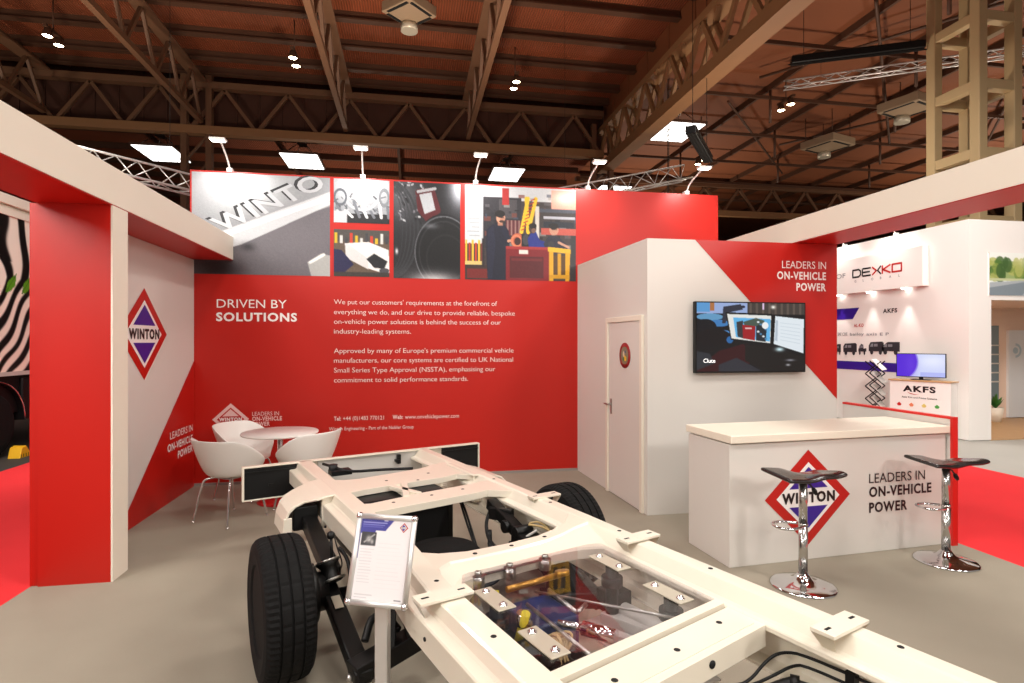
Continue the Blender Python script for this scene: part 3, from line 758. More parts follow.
I.poly([(0, .96), (.2, .7), (.42, .6), (.56, .78), (.4, 1), (0, 1)], (52, 12, 18)); I.poly([(.2, .9), (.36, .8), (.6, 1), (.2, 1)], (46, 46, 54)); I.poly([(.0, .7), (.12, .74), (.16, .88), (0, .98)], (44, 46, 52))
I.poly([(.24, .06), (.4, .02), (.42, .1), (.3, .14), (.26, .3), (.23, .3)], (44, 46, 60))
I.poly([(.26, .14), (.69, .16), (.69, .62), (.31, .54)], (10, 10, 12)); I.poly([(.275, .165), (.68, .185), (.672, .59), (.315, .52)], (226, 226, 222)); I.poly([(.33, .215), (.675, .235), (.668, .565), (.355, .5)], (96, 176, 226))
I.poly([(.36, .28), (.42, .26), (.42, .52), (.37, .49)], (52, 52, 56)); I.poly([(.42, .28), (.54, .22), (.62, .26), (.6, .34), (.44, .34)], (70, 84, 74)); I.poly([(.415, .32), (.535, .34), (.53, .55), (.42, .52)], (156, 24, 32)); I.rect(.44, .36, .5, .385, (226, 190, 190)); I.poly([(.54, .34), (.6, .3), (.64, .36), (.63, .57), (.54, .55)], (34, 40, 46))
for k in range(8): I.ell(.56+.012*(k % 4)*2, .28+k*.035, .012, .014, [(220, 226, 230), (80, 130, 170)][k % 2])
I.ell(.625, .33, .03, .05, (236, 236, 236))
I.poly([(.705, .17), (.998, .22), (.998, .76), (.69, .62)], (12, 12, 14)); I.poly([(.72, .19), (.99, .235), (.985, .74), (.705, .6)], (222, 230, 236)); I.poly([(.725, .25), (.745, .255), (.74, .56), (.715, .55)], (180, 192, 204))
for k in range(6): I.line(.77, .29+k*.05, .95, .32+k*.055, .008, (186, 198, 208), .7)
I.poly([(.44, .62), (.7, .64), (1, .8), (1, 1), (.62, 1), (.44, .84)], (24, 20, 20)); I.glow(.76, .68, .04, .03, (210, 240, 246), 1); I.glow(.86, .84, .04, .015, (170, 170, 180), .8); I.glow(.84, .91, .02, .015, (220, 220, 226), .8)
TVF = Frame((0, -.085, 0), (1, 0, 0))
sc = I.mesh('screen', TVF, -W2+.012, -H2+.016, W2-.012, H2-.012, print_mat('tv_screen', .15, 1.0), t, .001)
MB().text('Clute', TVF, -.52, -.25, .125, .04, 0., 'l', .003).build('caption_lettering', mat('screen_white', (255, 255, 255), .3, emit=1.), t)

# ------------------------------------------------------------------ counter
A, B = Vector((2.36, 3.915, 0)), Vector((4.437, 4.065, 0)); LC = (B-A).length
ang = math.atan2(B.y-A.y, B.x-A.x)
cn = thing('reception_counter', 'white reception counter with diamond emblem and pale wooden top', 'counter', A, ang)
F0 = Frame((0, 0, 0), (1, 0, 0)); FW = Frame(A, B-A)
MB().box(0, LC-.002, 0, .022, .0, .925).box(0, .022, .022, .56, 0, .925).box(LC-.03, LC-.002, .022, .56, 0, .925).box(.022, LC-.03, .1, .54, .5, .52).box(.022, LC-.03, .05, .54, .02, .06).build('counter_body', WHITEP, cn, bevel=.003)
MB().box(.02, LC-.02, .02, .56, .925, .937).build('shadow_gap', CHASG, cn)
MB().box(-.015, LC-.003, -.04, .58, .937, .997).build('counter_top', LAMIN, cn, bevel=.006)
cx, cy = FW.px(808, 497); cb = abs(FW.px(808, 450)[1]-FW.px(808, 545)[1])/2; ca = abs(FW.px(766, 497)[0]-FW.px(851, 496)[0])/2
diamond_logo(cn, F0, cx, cy, ca, cb)
m = MB()
for s, ur, v, bo in [('LEADERS IN', 924.6, 483.2, 0.), ('ON-VEHICLE', 931, 496.8, .05), ('POWER', 906.8, 512.4, .05)]:
    x0, y0 = FW.px(868.8, v); x1, _ = FW.px(ur, v-3); m.text(s, F0, x0, y0, x1-x0, FW.px(868.8, v-9.6)[1]-y0, bo, 'l', .004)
m.build('slogan_lettering', VINYLK, cn)
sp = thing('side_panel', 'low white side panel with red front edge and cap beside the counter', 'panel', (4.445, 4.02, 0))
MB().box(0, .045, .012, 1.215, 0, 1.05).build('panel_body', WHITEP, sp)
MB().box(-.004, .048, -.01, .012, 0, 1.07).build('front_edge', REDEDGE, sp)
MB().box(-.004, .048, .012, 1.215, 1.05, 1.07).build('top_cap', REDEDGE, sp)

# bar stools
def stool(loc, rz, label):
    t = thing('bar_stool', label, 'bar stool', loc, rz, 'chrome bar stools at the counter')
    MB().lathe([(1e-6, .004), (.2, .004), (.212, .002), (.214, .008), (.2, .016), (.14, .027), (.085, .04), (.062, .054), (.045, .075), (.034, .09)], seg=48).build('base', CHROME, t)
    MB().tube((0, 0, .08), (0, 0, .43), .03, seg=24).tube((0, 0, .425), (0, 0, .44), .033, seg=24).tube((0, 0, .43), (0, 0, .74), .0275, seg=24).build('column', mat('satin_chrome', (205, 203, 200), .22, 1.), t)
    MB().path([(-.02, .035, .43), (-.11, .085, .43), (-.2, .075, .43), (-.225, 0, .43), (-.2, -.075, .43), (-.11, -.085, .43), (-.02, -.035, .43)], .0095, 10, smooth_n=2).build('footrest', CHROME, t)
    MB().path([(.02, .01, .72), (.07, .02, .7), (.11, .03, .66)], .006, 8).lathe([(1e-6, -.03), (.012, -.025), (.017, .0), (.012, .03), (1e-6, .035)], (.12, .033, .645), (.6, .15, -.8), 12).build('height_lever', BLACKP, t)
    def f(u, v):
        x = -.225 + .45*u; y = -.19 + .38*v
        k = min(1, max(0, (u-.30)/.35)); k = k*k*(3-2*k)
        y = -.16 + .32*v
        z = .782 - .014*min(1, u/.45) + .016*max(0, (u-.8)/.2)**1.5 + (k*.062 - (1-k)*.02)*(.5-v) - .02*k*max(0, (.2-v)/.2)**2
        return (x, y, z)
    s = MB(); s.grid(f, 22, 12)
    s.build('seat', mat('black_lacquer', (24, 20, 19), .25, coat=.4), t, solid=.028, bevel=0, subsurf=1)
    MB().tube((0, 0, .735), (0, 0, .752), .085, seg=24).build('seat_plate', BLACKM, t)
    return t
stool((2.69, 3.537, 0), math.radians(2), 'black and chrome bar stool in front of the diamond emblem')
stool((4.075, 3.735, 0), math.radians(-3), 'black and chrome bar stool at the red edge end of the counter')

# ------------------------------------------------------------------ table and tub chairs
tb = thing('round_table', 'round white cafe table with red foot near the red wall', 'table', (-1.36, 6.4, 0))
MB().lathe([(1e-6, .715), (.36, .715), (.385, .722), (.39, .73), (.385, .74), (1e-6, .74)], seg=56).build('table_top', SHELL, tb)
MB().tube((0, 0, .02), (0, 0, .71), .028, seg=20).lathe([(.12, .7), (.12, .714), (1e-6, .715)], seg=24).build('pedestal', CHROME, tb)
MB().lathe([(1e-6, 0), (.225, 0), (.23, .006), (.2, .02), (.06, .035), (1e-6, .035)], seg=40).build('foot', mat('red_enamel', (196, 22, 24), .3), tb)
def chair(loc, rz, label):
    t = thing('tub_chair', label, 'chair', loc, rz, 'white tub chairs around the cafe table')   # faces +y
    NR, NA = 14, 40
    def P(i, k):
        th = 2*PI*k/NA                       # 0 = back (-y)
        q = abs(((th+PI) % (2*PI))-PI)/PI    # 0 back .. 1 front
        rim = .80 - .02*q if q < .28 else .795 - .30*min(1, (q-.28)/.42)**1.5
        if q > .7: rim = .455 - .035*(q-.7)/.3
        tt = i/NR
        if tt <= .45:
            r = .185*tt/.45; z = .44 - .012*(1-(tt/.45)**2)
        else:
            s_ = (tt-.45)/.55; hgt = rim-.44
            flare = .145 if q < .6 else .145*max(0.3, 1-(q-.6)/.2)
            r = .185 + flare*s_**.8; z = .44 + hgt*s_**1.2
        sx = 1.0 if q < .5 else 1.0
        return (-math.sin(th)*r*1.06*sx, -math.cos(th)*r*(1. if q < .5 else 1.08), z)
    vs = [P(0, 0)] + [P(i, k) for i in range(1, NR+1) for k in range(NA)]
    fs = [(0, 1+k, 1+(k+1) % NA) for k in range(NA)]
    for i in range(NR-1):
        for k in range(NA):
            a = 1+i*NA; k2 = (k+1) % NA; fs.append((a+k, a+NA+k, a+NA+k2, a+k2))
    m = MB(); m.add(vs, fs, True); m.build('shell', SHELL, t, solid=.011, subsurf=1)
    for sx in (-1, 1):
        for sy in (-1, 1):
            MB().path([(sx*.07, sy*.05, .412), (sx*.15, sy*.13, .405), (sx*.18, sy*.165, .37), (sx*.225, sy*.225, .008)], .0105, 10, smooth_n=2).lathe([(1e-6, 0), (.014, 0), (.014, .012), (1e-6, .014)], (sx*.225, sy*.225, 0), seg=10).build('leg', CHROME, t)
    MB().box(-.1, .1, -.09, .09, .402, .414).build('seat_mount', STEEL, t)
    return t
chair((-1.69, 5.84, 0), math.radians(-34), 'white tub chair nearest the left wall with its back turned')
chair((-1.77, 6.68, 0), math.radians(-112), 'white tub chair behind the table in front of the emblem')
chair((-1.04, 6.14, 0), math.radians(58), 'white tub chair on the right of the cafe table')
# ------------------------------------------------------------------ the white display chassis
CA = math.radians(21.5)
ch = thing('vehicle_chassis', 'white ladder frame vehicle chassis with two black tyres and glass covered bay', 'chassis', (.2196, 3.4809, 0), CA)
def rail(sgn):
    # profile (x, z), x measured outwards from the centre line
    if sgn > 0:
        prof = [(.592,.706),(.586,.71),(.522,.71),(.512,.704),(.474,.655),(.462,.648),(.44,.645),(.436,.64),(.436,.624),(.54,.62),(.545,.50),(.535,.475),(.46,.472),(.46,.46),(.592,.46)]
        st = [(-3.4, .0), (-1.1, .0), (-.6, .012), (1.76, .03)]
    else:
        prof = [(.468,.71),(.560,.71),(.570,.704),(.584,.665),(.592,.657),(.632,.652),(.638,.646),(.638,.545),(.625,.535),(.468,.535)]
        st = [(-3.1, .03), (-1.05, .01), (-.55, -.04), (1.76, -.05)]
    secs = []
    for y, dx in st:
        s_ = [Vector((sgn*(x+dx), y, z)) for x, z in prof]
        secs.append(s_ if sgn < 0 else list(reversed(s_)))
    m = MB().loft(secs)
    m.mat(1)
    ys = ([-.92, -.3, .4, -1.5, -2.25] if sgn > 0 else [-1.5])
    for y in ys: m.tube((sgn*(.56 if sgn > 0 else .53), y, .7085), (sgn*(.56 if sgn > 0 else .53), y, .7115), .011, seg=12)
    if sgn < 0:
        for y in (-1.2, -1.6, .3): m.tube((-.644, y, .6), (-.655, y, .6), .008, seg=10)
    return m.build('side_rail', [CHAS, HOLE], ch, bevel=.006)
rail(1); rail(-1)
def cross(name, plan, z0, z1, holes=(), bev=.01, extra=None):
    m = MB(); fr = Frame((0, 0, z1), (1, 0, 0), (0, 1, 0)); m.prism(plan, fr, z1-z0)
    if extra: extra(m)
    m.mat(1)
    for x, y in holes: m.tube((x, y, z1-.002), (x, y, z1+.0012), .012, seg=12)
    return m.build(name, [CHAS, HOLE], ch, bevel=bev)
# A, rear pair of members with a divided opening between
cross('cross_member', [(-.46, .60), (-.3, .64), (0, .665), (.3, .68), (.42, .72), (.56, .60), (.56, 1.2), (.42, 1.12), (.25, 1.04), (-.25, .96), (-.36, .98), (-.46, 1.06)], .66, .699, [(-.1, .8), (.25, .86), (.1, .7)])
cross('cross_member', [(-.46, .1), (.3, .17), (.39, .19), (.56, .05), (.56, .45), (.40, .40), (0, .36), (-.38, .29), (-.46, .32)], .655, .70, [(-.25, .24), (.02, .27), (.26, .3)])
m = MB()
for p, q in [((-.03, .36), (-.12, .64)), ((-.13, .33), (-.02, .66))]: m.bar((p[0], p[1], .69), (q[0], q[1], .69), .045, .03)
m.box(-.1, -.05, .33, .67, .66, .69)
m.build('divider_brace', CHAS, ch, bevel=.004)
m = MB()
secs = []
for x, zt, yf, yn, yl in [(-.50, .709, -.60, -1.02, -1.06), (-.44, .704, -.64, -.86, -.98), (-.36, .694, -.675, -.795, -.90), (-.22, .684, -.695, -.78, -.865), (0, .681, -.70, -.775, -.85),
                          (.2, .683, -.69, -.765, -.85), (.32, .69, -.665, -.745, -.86), (.42, .70, -.63, -.72, -.90), (.56, .709, -.50, -.70, -.98)]:
    secs.append([Vector((x, yf, .60)), Vector((x, yf, zt)), Vector((x, yn, zt)), Vector((x, yn-.012, zt-.008)), Vector((x, yl, .652)), Vector((x, yl-.03, .648)), Vector((x, yl-.03, .60))])
m.loft([list(reversed(q)) for q in secs]); m.mat(1)
for x, y, zz in [(-.51, -.99, .709), (-.20, -.745, .685), (.01, -.738, .681), (.22, -.725, .684)]: m.tube((x, y, zz-.004), (x, y, zz+.002), .012, seg=12)
m.build('cross_member', [CHAS, HOLE], ch, bevel=.006)
def dex_(m):
    m.add([(-.47,-1.742,.656),(.435,-1.668,.656),(.435,-1.626,.656),(-.47,-1.692,.656),(-.47,-1.742,.62),(.435,-1.668,.62),(.435,-1.626,.62),(-.47,-1.692,.62)], [(0,1,2,3),(7,6,5,4),(0,4,5,1),(1,5,6,2),(2,6,7,3),(3,7,4,0)])
cross('cross_member', [(-.47, -1.76), (.435, -1.684), (.435, -1.852), (-.47, -1.925)], .565, .647, [(.3, -1.75), (.02, -1.80), (-.28, -1.82)], .006, dex_)
m = MB(); m.bar((-.47, -1.885, .648), (.40, -1.815, .648), .02, .006); m.build('pressed_rib', CHAS, ch)
for x in (-.33, -.28, .1): MB().lathe([(1e-6, 0), (.014, 0), (.014, .004), (1e-6, .004)], (x, -1.888+(x*.081), .612), (0,-1,0), 12).build('slot_hole', HOLE, ch)

# rear beam with black end boxes
m = MB()
m.box(-.94, 1.17, 1.78, 1.80, .44, .71).box(-.94, 1.17, 1.74, 1.78, .698, .71).box(-.94, -.925, 1.74, 1.78, .44, .698).box(1.155, 1.17, 1.74, 1.78, .44, .698).box(-.94, 1.17, 1.74, 1.78, .44, .45)
m.build('rear_beam', CHAS, ch, bevel=.003)
for x0, x1 in ((-.925, -.53), (.78, 1.155)):
    b = MB().box(x0, x1, 1.752, 1.779, .45, .698).build('black_end_panel', BLACKP, ch)
    MB().box(x0, x1, 1.745, 1.752, .655, .667).box((x0+x1)/2-.02, (x0+x1)/2+.02, 1.746, 1.752, .54, .56).build('panel_lip', BLACKM, b)
MB().box(-.36, .60, 1.765, 1.779, .45, .698).build('centre_panel', CHASG, ch)
MB().box(.33, .36, 1.73, 1.765, .6, .68).box(.31, .35, 1.72, 1.765, .62, .64).build('latch', BLACKM, ch)
MB().path([(-.33, 1.70, .68), (-.3, 1.5, .69), (-.22, 1.36, .665), (.05, 1.33, .66), (.3, 1.3, .645)], .012, smooth_n=2).lathe([(1e-6,0),(.035,0),(.035,.07),(1e-6,.07)], (-.3, 1.5, .64), seg=16).box(-.34, -.18, 1.38, 1.5, .64, .675).build('lamp_cable', BLACKP, ch)
# wheel arch outriggers
def outrigger(sg):
    t_ = []
    xs = [.50, .57, .64, .71, .765, .80, .825, .835]; zs = [.712, .706, .693, .676, .655, .622, .56, .48]
    m = MB(); y0, y1 = (.58, 1.06)
    top = [[Vector((sg*x, y0 + (.05 if x > .7 else 0), z)) , Vector((sg*x, y1 - .25*max(0, (x-.55))/.33*.6, z)), Vector((sg*(x-.012), y1 - .25*max(0, (x-.55))/.33*.6, z-.012)), Vector((sg*(x-.012), y0 + (.05 if x > .7 else 0), z-.012))] for x, z in zip(xs, zs)]
    if sg < 0: top = [list(reversed(r)) for r in top]
    m.loft(top)
    m.box(sg*.50, sg*.60, .6, .615, .50, .70).box(sg*.775, sg*.828, .63, .645, .48, .585).box(sg*.5, sg*.56, .62, 1.0, .5, .52)
    o = m.build('wheel_arch_outrigger', CHAS, ch, bevel=.006)
    MB().box(sg*.61, sg*.765, .65, .9, .49, .64).build('black_box', BLACKP, o, bevel=.008)
    return o
outrigger(-1); outrigger(1)

# mounting brackets across the rails
def bracket(x0, x1, y, name='mounting_bracket', w=.085, z=.728):
    m = MB(); m.box(x0, x1, y-w/2, y+w/2, z-.012, z)
    xi = x1 if x0 < 0 else x0; xm = xi + (-.05 if xi > -.45 and xi < 0 else .05)
    m.add([(xi, y-w/2, z-.012), (xi, y+w/2, z-.012), (xi+(.045 if xi > 0 else -.045), y+w*.3, z-.075), (xi+(.045 if xi > 0 else -.045), y-w*.3, z-.075)], [(0,1,2,3), (3,2,1,0)])
    xo = x1 if x0 > 0 else x0
    m.add([(xo, y-w/2, z-.012), (xo, y+w/2, z-.012), (xo-(.03 if xo > 0 else -.03), y+w*.3, z-.07), (xo-(.03 if xo > 0 else -.03), y-w*.3, z-.07)], [(0,1,2,3), (3,2,1,0)])
    m.mat(1)
    for f_ in (.16, .84):
        x = x0+(x1-x0)*f_; m.box(x-.016, x+.016, y-.006, y+.006, z-.002, z+.001)
    return m.build(name, [CHAS, HOLE], ch, bevel=.003)
bracket(.405, .625, -2.08); bracket(.44, .665, -1.065); bracket(.50, .71, -.17, w=.075, z=.722); bracket(-.665, -.44, -1.15)
bracket(-.64, -.42, -2.2)

# wheels
def wheel(sx):
    t = MB()
    R = .351; prof = [(.215,-.095),(.225,-.104),(.29,-.112),(.325,-.106),(.342,-.092),(.349,-.075),(.3515,-.058),(.352,-.052),(.343,-.050),(.343,-.044),(.352,-.042),(.353,-.006),(.343,-.004),(.343,.004),(.353,.006),(.352,.042),(.343,.044),(.343,.050),(.352,.052),(.3515,.058),(.349,.075),(.342,.092),(.325,.106),(.29,.112),(.225,.104),(.215,.095)]
    def fn(i, k, r):
        if i in (4,5,6,19,20,21) and k % 2: return r-.005
        if i in (11, 14, 10, 15) and k % 6 == 3: return r-.004
        return r
    t.lathe([(a*R/.352, b*1.06) for a, b in prof], axis=(1,0,0), seg=144, smooth=False, fn=fn)
    w = t.build('wheel', RUBBER, ch); w.location = (sx*(.965 if sx < 0 else .93), -.075 if sx < 0 else .03, .353)
    MB().lathe([(.14, -.09*sx), (.205, -.1*sx), (.218, -.1*sx), (.222, -.096*sx), (.222, .1*sx), (.21, .1*sx), (.2, .06*sx), (.15, .02*sx), (.05, .03*sx), (1e-6, .03*sx)], axis=(1,0,0), seg=40).build('rim', STEEL, w)
    MB().lathe([(1e-6, .075*sx), (.04, .07*sx), (.055, .05*sx), (.055, .02*sx)], axis=(1,0,0), seg=24).build('hub', STEEL, w)
    n = MB()
    for k in range(5):
        a = 2*PI*k/5; n.tube((.02*sx, .085*math.cos(a), .085*math.sin(a)), (.05*sx, .085*math.cos(a), .085*math.sin(a)), .012, seg=6)
    n.build('wheel_nut', CHROME, w)
wheel(-1); wheel(1)
MB().tube((-.82, 0, .30), (.82, 0, .30), .045, seg=20).build('axle_beam', BLACKM, ch)
for sx in (-1, 1):
    MB().bar((sx*.665, .86, .585), (sx*.665, .06, .40), .09, .085).tube((sx*.60, .86, .58), (sx*.73, .86, .58), .05).build('suspension_arm', BLACKM, ch, bevel=.008)
    MB().bar((sx*.705, .02, .36), (sx*.70, -.62, .175), .085, .07).build('trailing_arm', BLACKM, ch, bevel=.008)
    MB().lathe([(1e-6,0),(.05,0),(.062,.012),(.045,.03),(.045,.085),(.062,.105),(.05,.118),(1e-6,.118)], (sx*.69, -.04, .40), (sx*.15, .5, .85), 24).build('rubber_bush', BLACKM, ch)
    MB().lathe([(.062, .0), (.066, .0), (.066, .012), (.062, .012)], (sx*.69, -.035, .405), (sx*.15, .5, .85), 24).lathe([(.062, .1), (.066, .1), (.066, .112), (.062, .112)], (sx*.69, -.035, .405), (sx*.15, .5, .85), 24).build('bush_ring', STEEL, ch)
    MB().bar((sx*.74, -.58, .19), (sx*.36, -.5, .24), .1, .09).bar((sx*.55, -.54, .22), (sx*.50, -.42, .52), .05, .1).bar((sx*.42, -.52, .22), (sx*.50, -.5, .52), .1, .05).path([(sx*.66, -.5, .28), (sx*.60, -.42, .36), (sx*.52, -.45, .33), (sx*.5, -.52, .3)], .02, smooth_n=2).build('lower_bracket', BLACKM, ch, bevel=.01)
    MB().lathe([(1e-6,0),(.016,.002),(.018,.01),(.012,.02),(1e-6,.022)], (sx*.752, -.6, .19), (sx, 0, 0), 14).build('grease_cap', STEEL, ch)
    MB().tube((sx*.66, .1, .44), (sx*.66, .13, .60), .009).ball((sx*.66, .1, .44), .024).ball((sx*.66, .13, .60), .024).build('stabiliser_link', BLACKM, ch)
    MB().path([(sx*.62, .1, .53), (sx*.60, -.0, .5), (sx*.61, -.1, .42), (sx*.64, -.16, .36)], .011, smooth_n=2).path([(sx*.6, .3, .55), (sx*.62, .16, .52), (sx*.6, .1, .44), (sx*.6, .16, .38)], .004, smooth_n=2).build('brake_hose', BLACKP, ch)
    MB().tube((sx*.72, 0, .352), (sx*.86, 0, .352), .1, seg=24).tube((sx*.78, 0, .352), (sx*.83, 0, .352), .15, seg=28).build('brake_drum', BLACKM, ch)
lb = MB(); fb = Frame((-.706, -.13, .364), (-.0, -.96, -.28), (1, 0, 0))
lb.box(-.73, -.686, -.22, -.125, .345, .349); o = lb.build('data_plate', ZINC, ch); o.rotation_euler = (0, 0, 0)
o.matrix_local = Matrix.Translation((-.702, -.165, .352)) @ Matrix.Rotation(math.radians(16.1), 4, 'X') @ Matrix.Translation((.708, .165, -.347))
# tank, spare drum and hydraulics seen between the members
MB().box(-.44, .275, .43, .95, .265, .655).build('fuel_tank', BLACKP, ch, bevel=.06)
MB().tube((-.40, .43, .3), (.2, .43, .31), .008).build('tank_strap', BLACKM, ch)
MB().lathe([(1e-6, .0), (.2, .0), (.235, .03), (.24, .08), (.2, .12), (.1, .135), (1e-6, .14)], (-.03, -.02, .335), seg=40).build('spare_drum', RUBBER, ch)
MB().path([(.26, .35, .62), (.24, .2, .5), (.2, .0, .4), (.18, -.1, .3)], .008, smooth_n=2).path([(.275, .35, .62), (.26, .2, .5), (.21, .0, .4), (.2, -.1, .3)], .008, smooth_n=2).build('fuel_hose', BLACKP, ch)
MB().bar((.40, .16, .62), (.40, -.2, .52), .07, .07).bar((.36, .1, .58), (.44, -.05, .58), .05, .08).bar((.40, -.2, .5), (.40, -.52, .46), .13, .11).tube((.34, -.1, .54), (.44, -.1, .54), .04).tube((.33, -.25, .55), (.45, -.25, .55), .035).tube((.34, -.42, .5), (.46, -.42, .5), .05).build('hydraulic_unit', BLACKM, ch, bevel=.006)
MB().tube((.40, -.05, .53), (.40, -.42, .49), .026, seg=14).build('hydraulic_ram', mat('dark_green_hydraulic', (28, 48, 40), .4), ch)
MB().path([(.38, .12, .6), (.3, .06, .52), (.26, -.08, .44), (.3, -.2, .42), (.36, -.16, .46)], .012, smooth_n=2).path([(.1, -.28, .35), (.2, -.2, .42), (.3, -.24, .46), (.38, -.3, .47)], .014, smooth_n=2).path([(.24, -.1, .46), (.23, -.3, .34), (.1, -.36, .32), (-.1, -.3, .3)], .012, smooth_n=2).path([(.3, .0, .5), (.27, -.06, .4), (.28, -.1, .3)], .014, smooth_n=1).build('hydraulic_hose', BLACKP, ch)
MB().path([(.1, -.25, .46), (.25, -.28, .47), (.36, -.3, .52), (.42, -.36, .58)], .008, smooth_n=2).build('clear_pipe', CHASG, ch)
MB().path([(.4, -.3, .6), (.45, -.38, .6), (.44, -.46, .6), (.47, -.5, .56)], .007, smooth_n=2).path([(.42, -.28, .6), (.46, -.34, .62), (.47, -.44, .58)], .006, smooth_n=2).build('tan_wiring', BEIGELOOM, ch)
# the glass covered bay
MB().prism([(-.44, -1.07), (-.33, -.87), (.455, -.87), (.43, -1.625), (-.462, -1.69)], Frame((0, 0, .657), (1,0,0), (0,1,0)), .006).build('glass_cover', GLASS, ch)
for x, y in [(-.335, -1.165), (-.355, -1.54), (.318, -1.115), (.305, -1.49)]:
    p = MB().box(x-.04, x+.04, y-.105, y+.105, .658, .664).build('cover_plate', ZINC, ch, bevel=.002)
    for d in (-.07, .07):
        MB().lathe([(1e-6, 0), (.018, 0), (.018, .003), (.011, .004), (.011, .011), (1e-6, .012)], (x, y+d, .664), seg=14).build('bolt', CHROME, p)
    MB().tube((x, y-.02, .42), (x, y-.02, .648), .03, seg=14).tube((x, y-.02, .56), (x, y-.02, .6), .05, seg=14).build('support_post', BLACKM, ch)
for x, y in [(-.27, -.905), (-.1, -.9), (.1, -.9)]:
    MB().lathe([(1e-6, 0), (.016, 0), (.016, .01), (1e-6, .012)], (x, y, .658), seg=12).tube((x, y, .6), (x, y, .65), .03, seg=12).build('glass_clamp', STEEL, ch)
MB().box(-.3, .12, -.91, -.89, .645, .649).build('clamp_strip', STEEL, ch)
# machinery under the glass
MB().box(-.42, -.08, -1.62, -1.12, .30, .50).box(-.40, -.2, -1.6, -1.3, .5, .55).build('power_unit', BLACKM, ch, bevel=.015)
MB().box(-.24, -.02, -1.32, -1.08, .36, .58).build('control_box', mat('dark_blue_box', (24, 36, 82), .4), ch, bevel=.01)
MB().tube((-.2, -1.2, .62), (-.2, -1.62, .60), .008).tube((-.08, -1.08, .60), (.30, -1.63, .60), .006).tube((-.02, -1.1, .6), (-.02, -1.3, .58), .01).tube((-.02, -1.3, .58), (.06, -1.26, .58), .01).build('steel_pipe', STEEL, ch)
MB().tube((-.27, -1.22, .45), (-.27, -1.30, .64), .018, seg=12).tube((-.30, -1.08, .45), (-.24, -1.02, .62), .012, seg=10).build('yellow_cable', YELLOWCAB, ch)
w = MB()
for k in range(16):
    a = rng.uniform(-.05, .05, 3); w.path([(-.27+a[0], -1.34+a[1], .5), (-.24+a[1], -1.42+a[0], .58+a[2]*.5), (-.2+a[2], -1.46, .60+a[0]*.5), (-.28+a[1], -1.52+a[2], .52)], .005, 6, smooth_n=2)
w.build('wiring_loom', BEIGELOOM, ch)
MB().box(-.44, -.41, -1.68, -1.36, .59, .63).box(-.452, -.43, -1.36, -1.2, .6, .62).build('fuse_strip', mat('cream_box', (226, 216, 190), .5), ch, bevel=.004)
MB().tube((-.26, -1.27, .58), (-.26, -1.27, .63), .03, seg=18).tube((-.1, -1.44, .60), (-.04, -1.56, .60), .028, seg=16).tube((-.16, -1.36, .60), (-.1, -1.44, .60), .014, seg=12).build('filter_canister', CHROME, ch)
MB().lathe([(.02, 0), (.034, 0), (.034, .02), (.02, .02)], (.1, -1.04, .62), (0, .2, 1), 18).tube((-.2, -1.04, .62), (.12, -1.03, .62), .014).build('brass_fitting', mat('brass', (200, 150, 70), .3, .8), ch)
MB().box(.20, .43, -1.66, -1.0, .34, .352).bar((.3, -1.1, .4), (.42, -1.6, .42), .06, .06).bar((.2, -1.1, .38), (.36, -1.6, .38), .05, .05).tube((.36, -1.05, .44), (.40, -1.45, .44), .035, seg=16).tube((.24, -1.5, .45), (.36, -1.62, .45), .03).build('support_bracket', CHASG, ch, bevel=.004)
MB().box(.30, .42, -1.16, -1.04, .42, .52).tube((.33, -1.5, .5), (.33, -1.58, .5), .045).build('valve_block', BLACKM, ch, bevel=.006)
# hoses in the right rail
for dx, dz in ((0, 0), (-.006, -.036)):
    MB().path([(.24+dx, -1.85, .48), (.31, -1.87+dx, .48+dz*.3), (.40, -1.88+dz, .54+dz), (.46, -1.90+dz, .562+dz), (.512, -1.96, .562+dz), (.533, -2.3, .562+dz), (.533, -3.35, .562+dz)], .0055, 8, smooth_n=2).build('brake_pipe', BLACKP, ch)
MB().box(.51, .545, -2.13, -2.1, .515, .575).build('pipe_clip', BLACKP, ch)
MB().path([(.0, -1.86, .47), (.14, -1.92, .46), (.28, -1.93, .47), (.36, -1.95, .49), (.42, -1.99, .51)], .021, 12, smooth_n=2).path([(.40, -1.98, .51), (.44, -2.06, .505), (.50, -2.25, .49), (.51, -3.2, .488)], .013, 10, smooth_n=2).build('cable_loom', BLACKP, ch)
MB().lathe([(.02,0),(.026,0),(.026,.03),(.02,.03)], (.40, -1.97, .505), (.5,-.8,0), 14).build('loom_tie', BLACKM, ch)

# ------------------------------------------------------------------ information stand beside the chassis
def rd(r, d): return (SY*d + CY*r, CY*d - SY*r)
bl = rd(2.2*(375.5-512)/FPX, 2.2)
yaw_s = -YAW - math.radians(12)
sg = thing('information_stand', 'silver framed information sheet on a post beside the left chassis rail', 'sign stand', (*bl, 0), yaw_s)
MB().box(-.17, .17, -.08, .25, 0, .012).build('foot_plate', ALU, sg, bevel=.004)
MB().box(-.028, .028, .045, .085, .012, .80).build('post', ALU, sg, bevel=.008)
ti = math.radians(19)
SF = Frame((0, 0, .672), (1, 0, 0), (0, math.sin(ti), math.cos(ti)))
Wd, Hd = .258, .344
pn = MB().prism([(-Wd/2+.004, .004), (Wd/2-.004, .004), (Wd/2-.004, Hd-.004), (-Wd/2+.004, Hd-.004)], SF, .008, -.004).build('back_board', ALU, sg)
m = MB()
c4 = [(-Wd/2+.011, .011), (Wd/2-.011, .011), (Wd/2-.011, Hd-.011), (-Wd/2+.011, Hd-.011)]
for i in range(4): m.tube(SF.p(*c4[i], .0), SF.p(*c4[(i+1) % 4], .0), .0115, seg=14)
m.build('snap_frame', ALU, sg)
m = MB()
for c in c4: m.ball(SF.p(*c, .001), .0145, 14)
m.build('frame_corner', CHROME, sg)
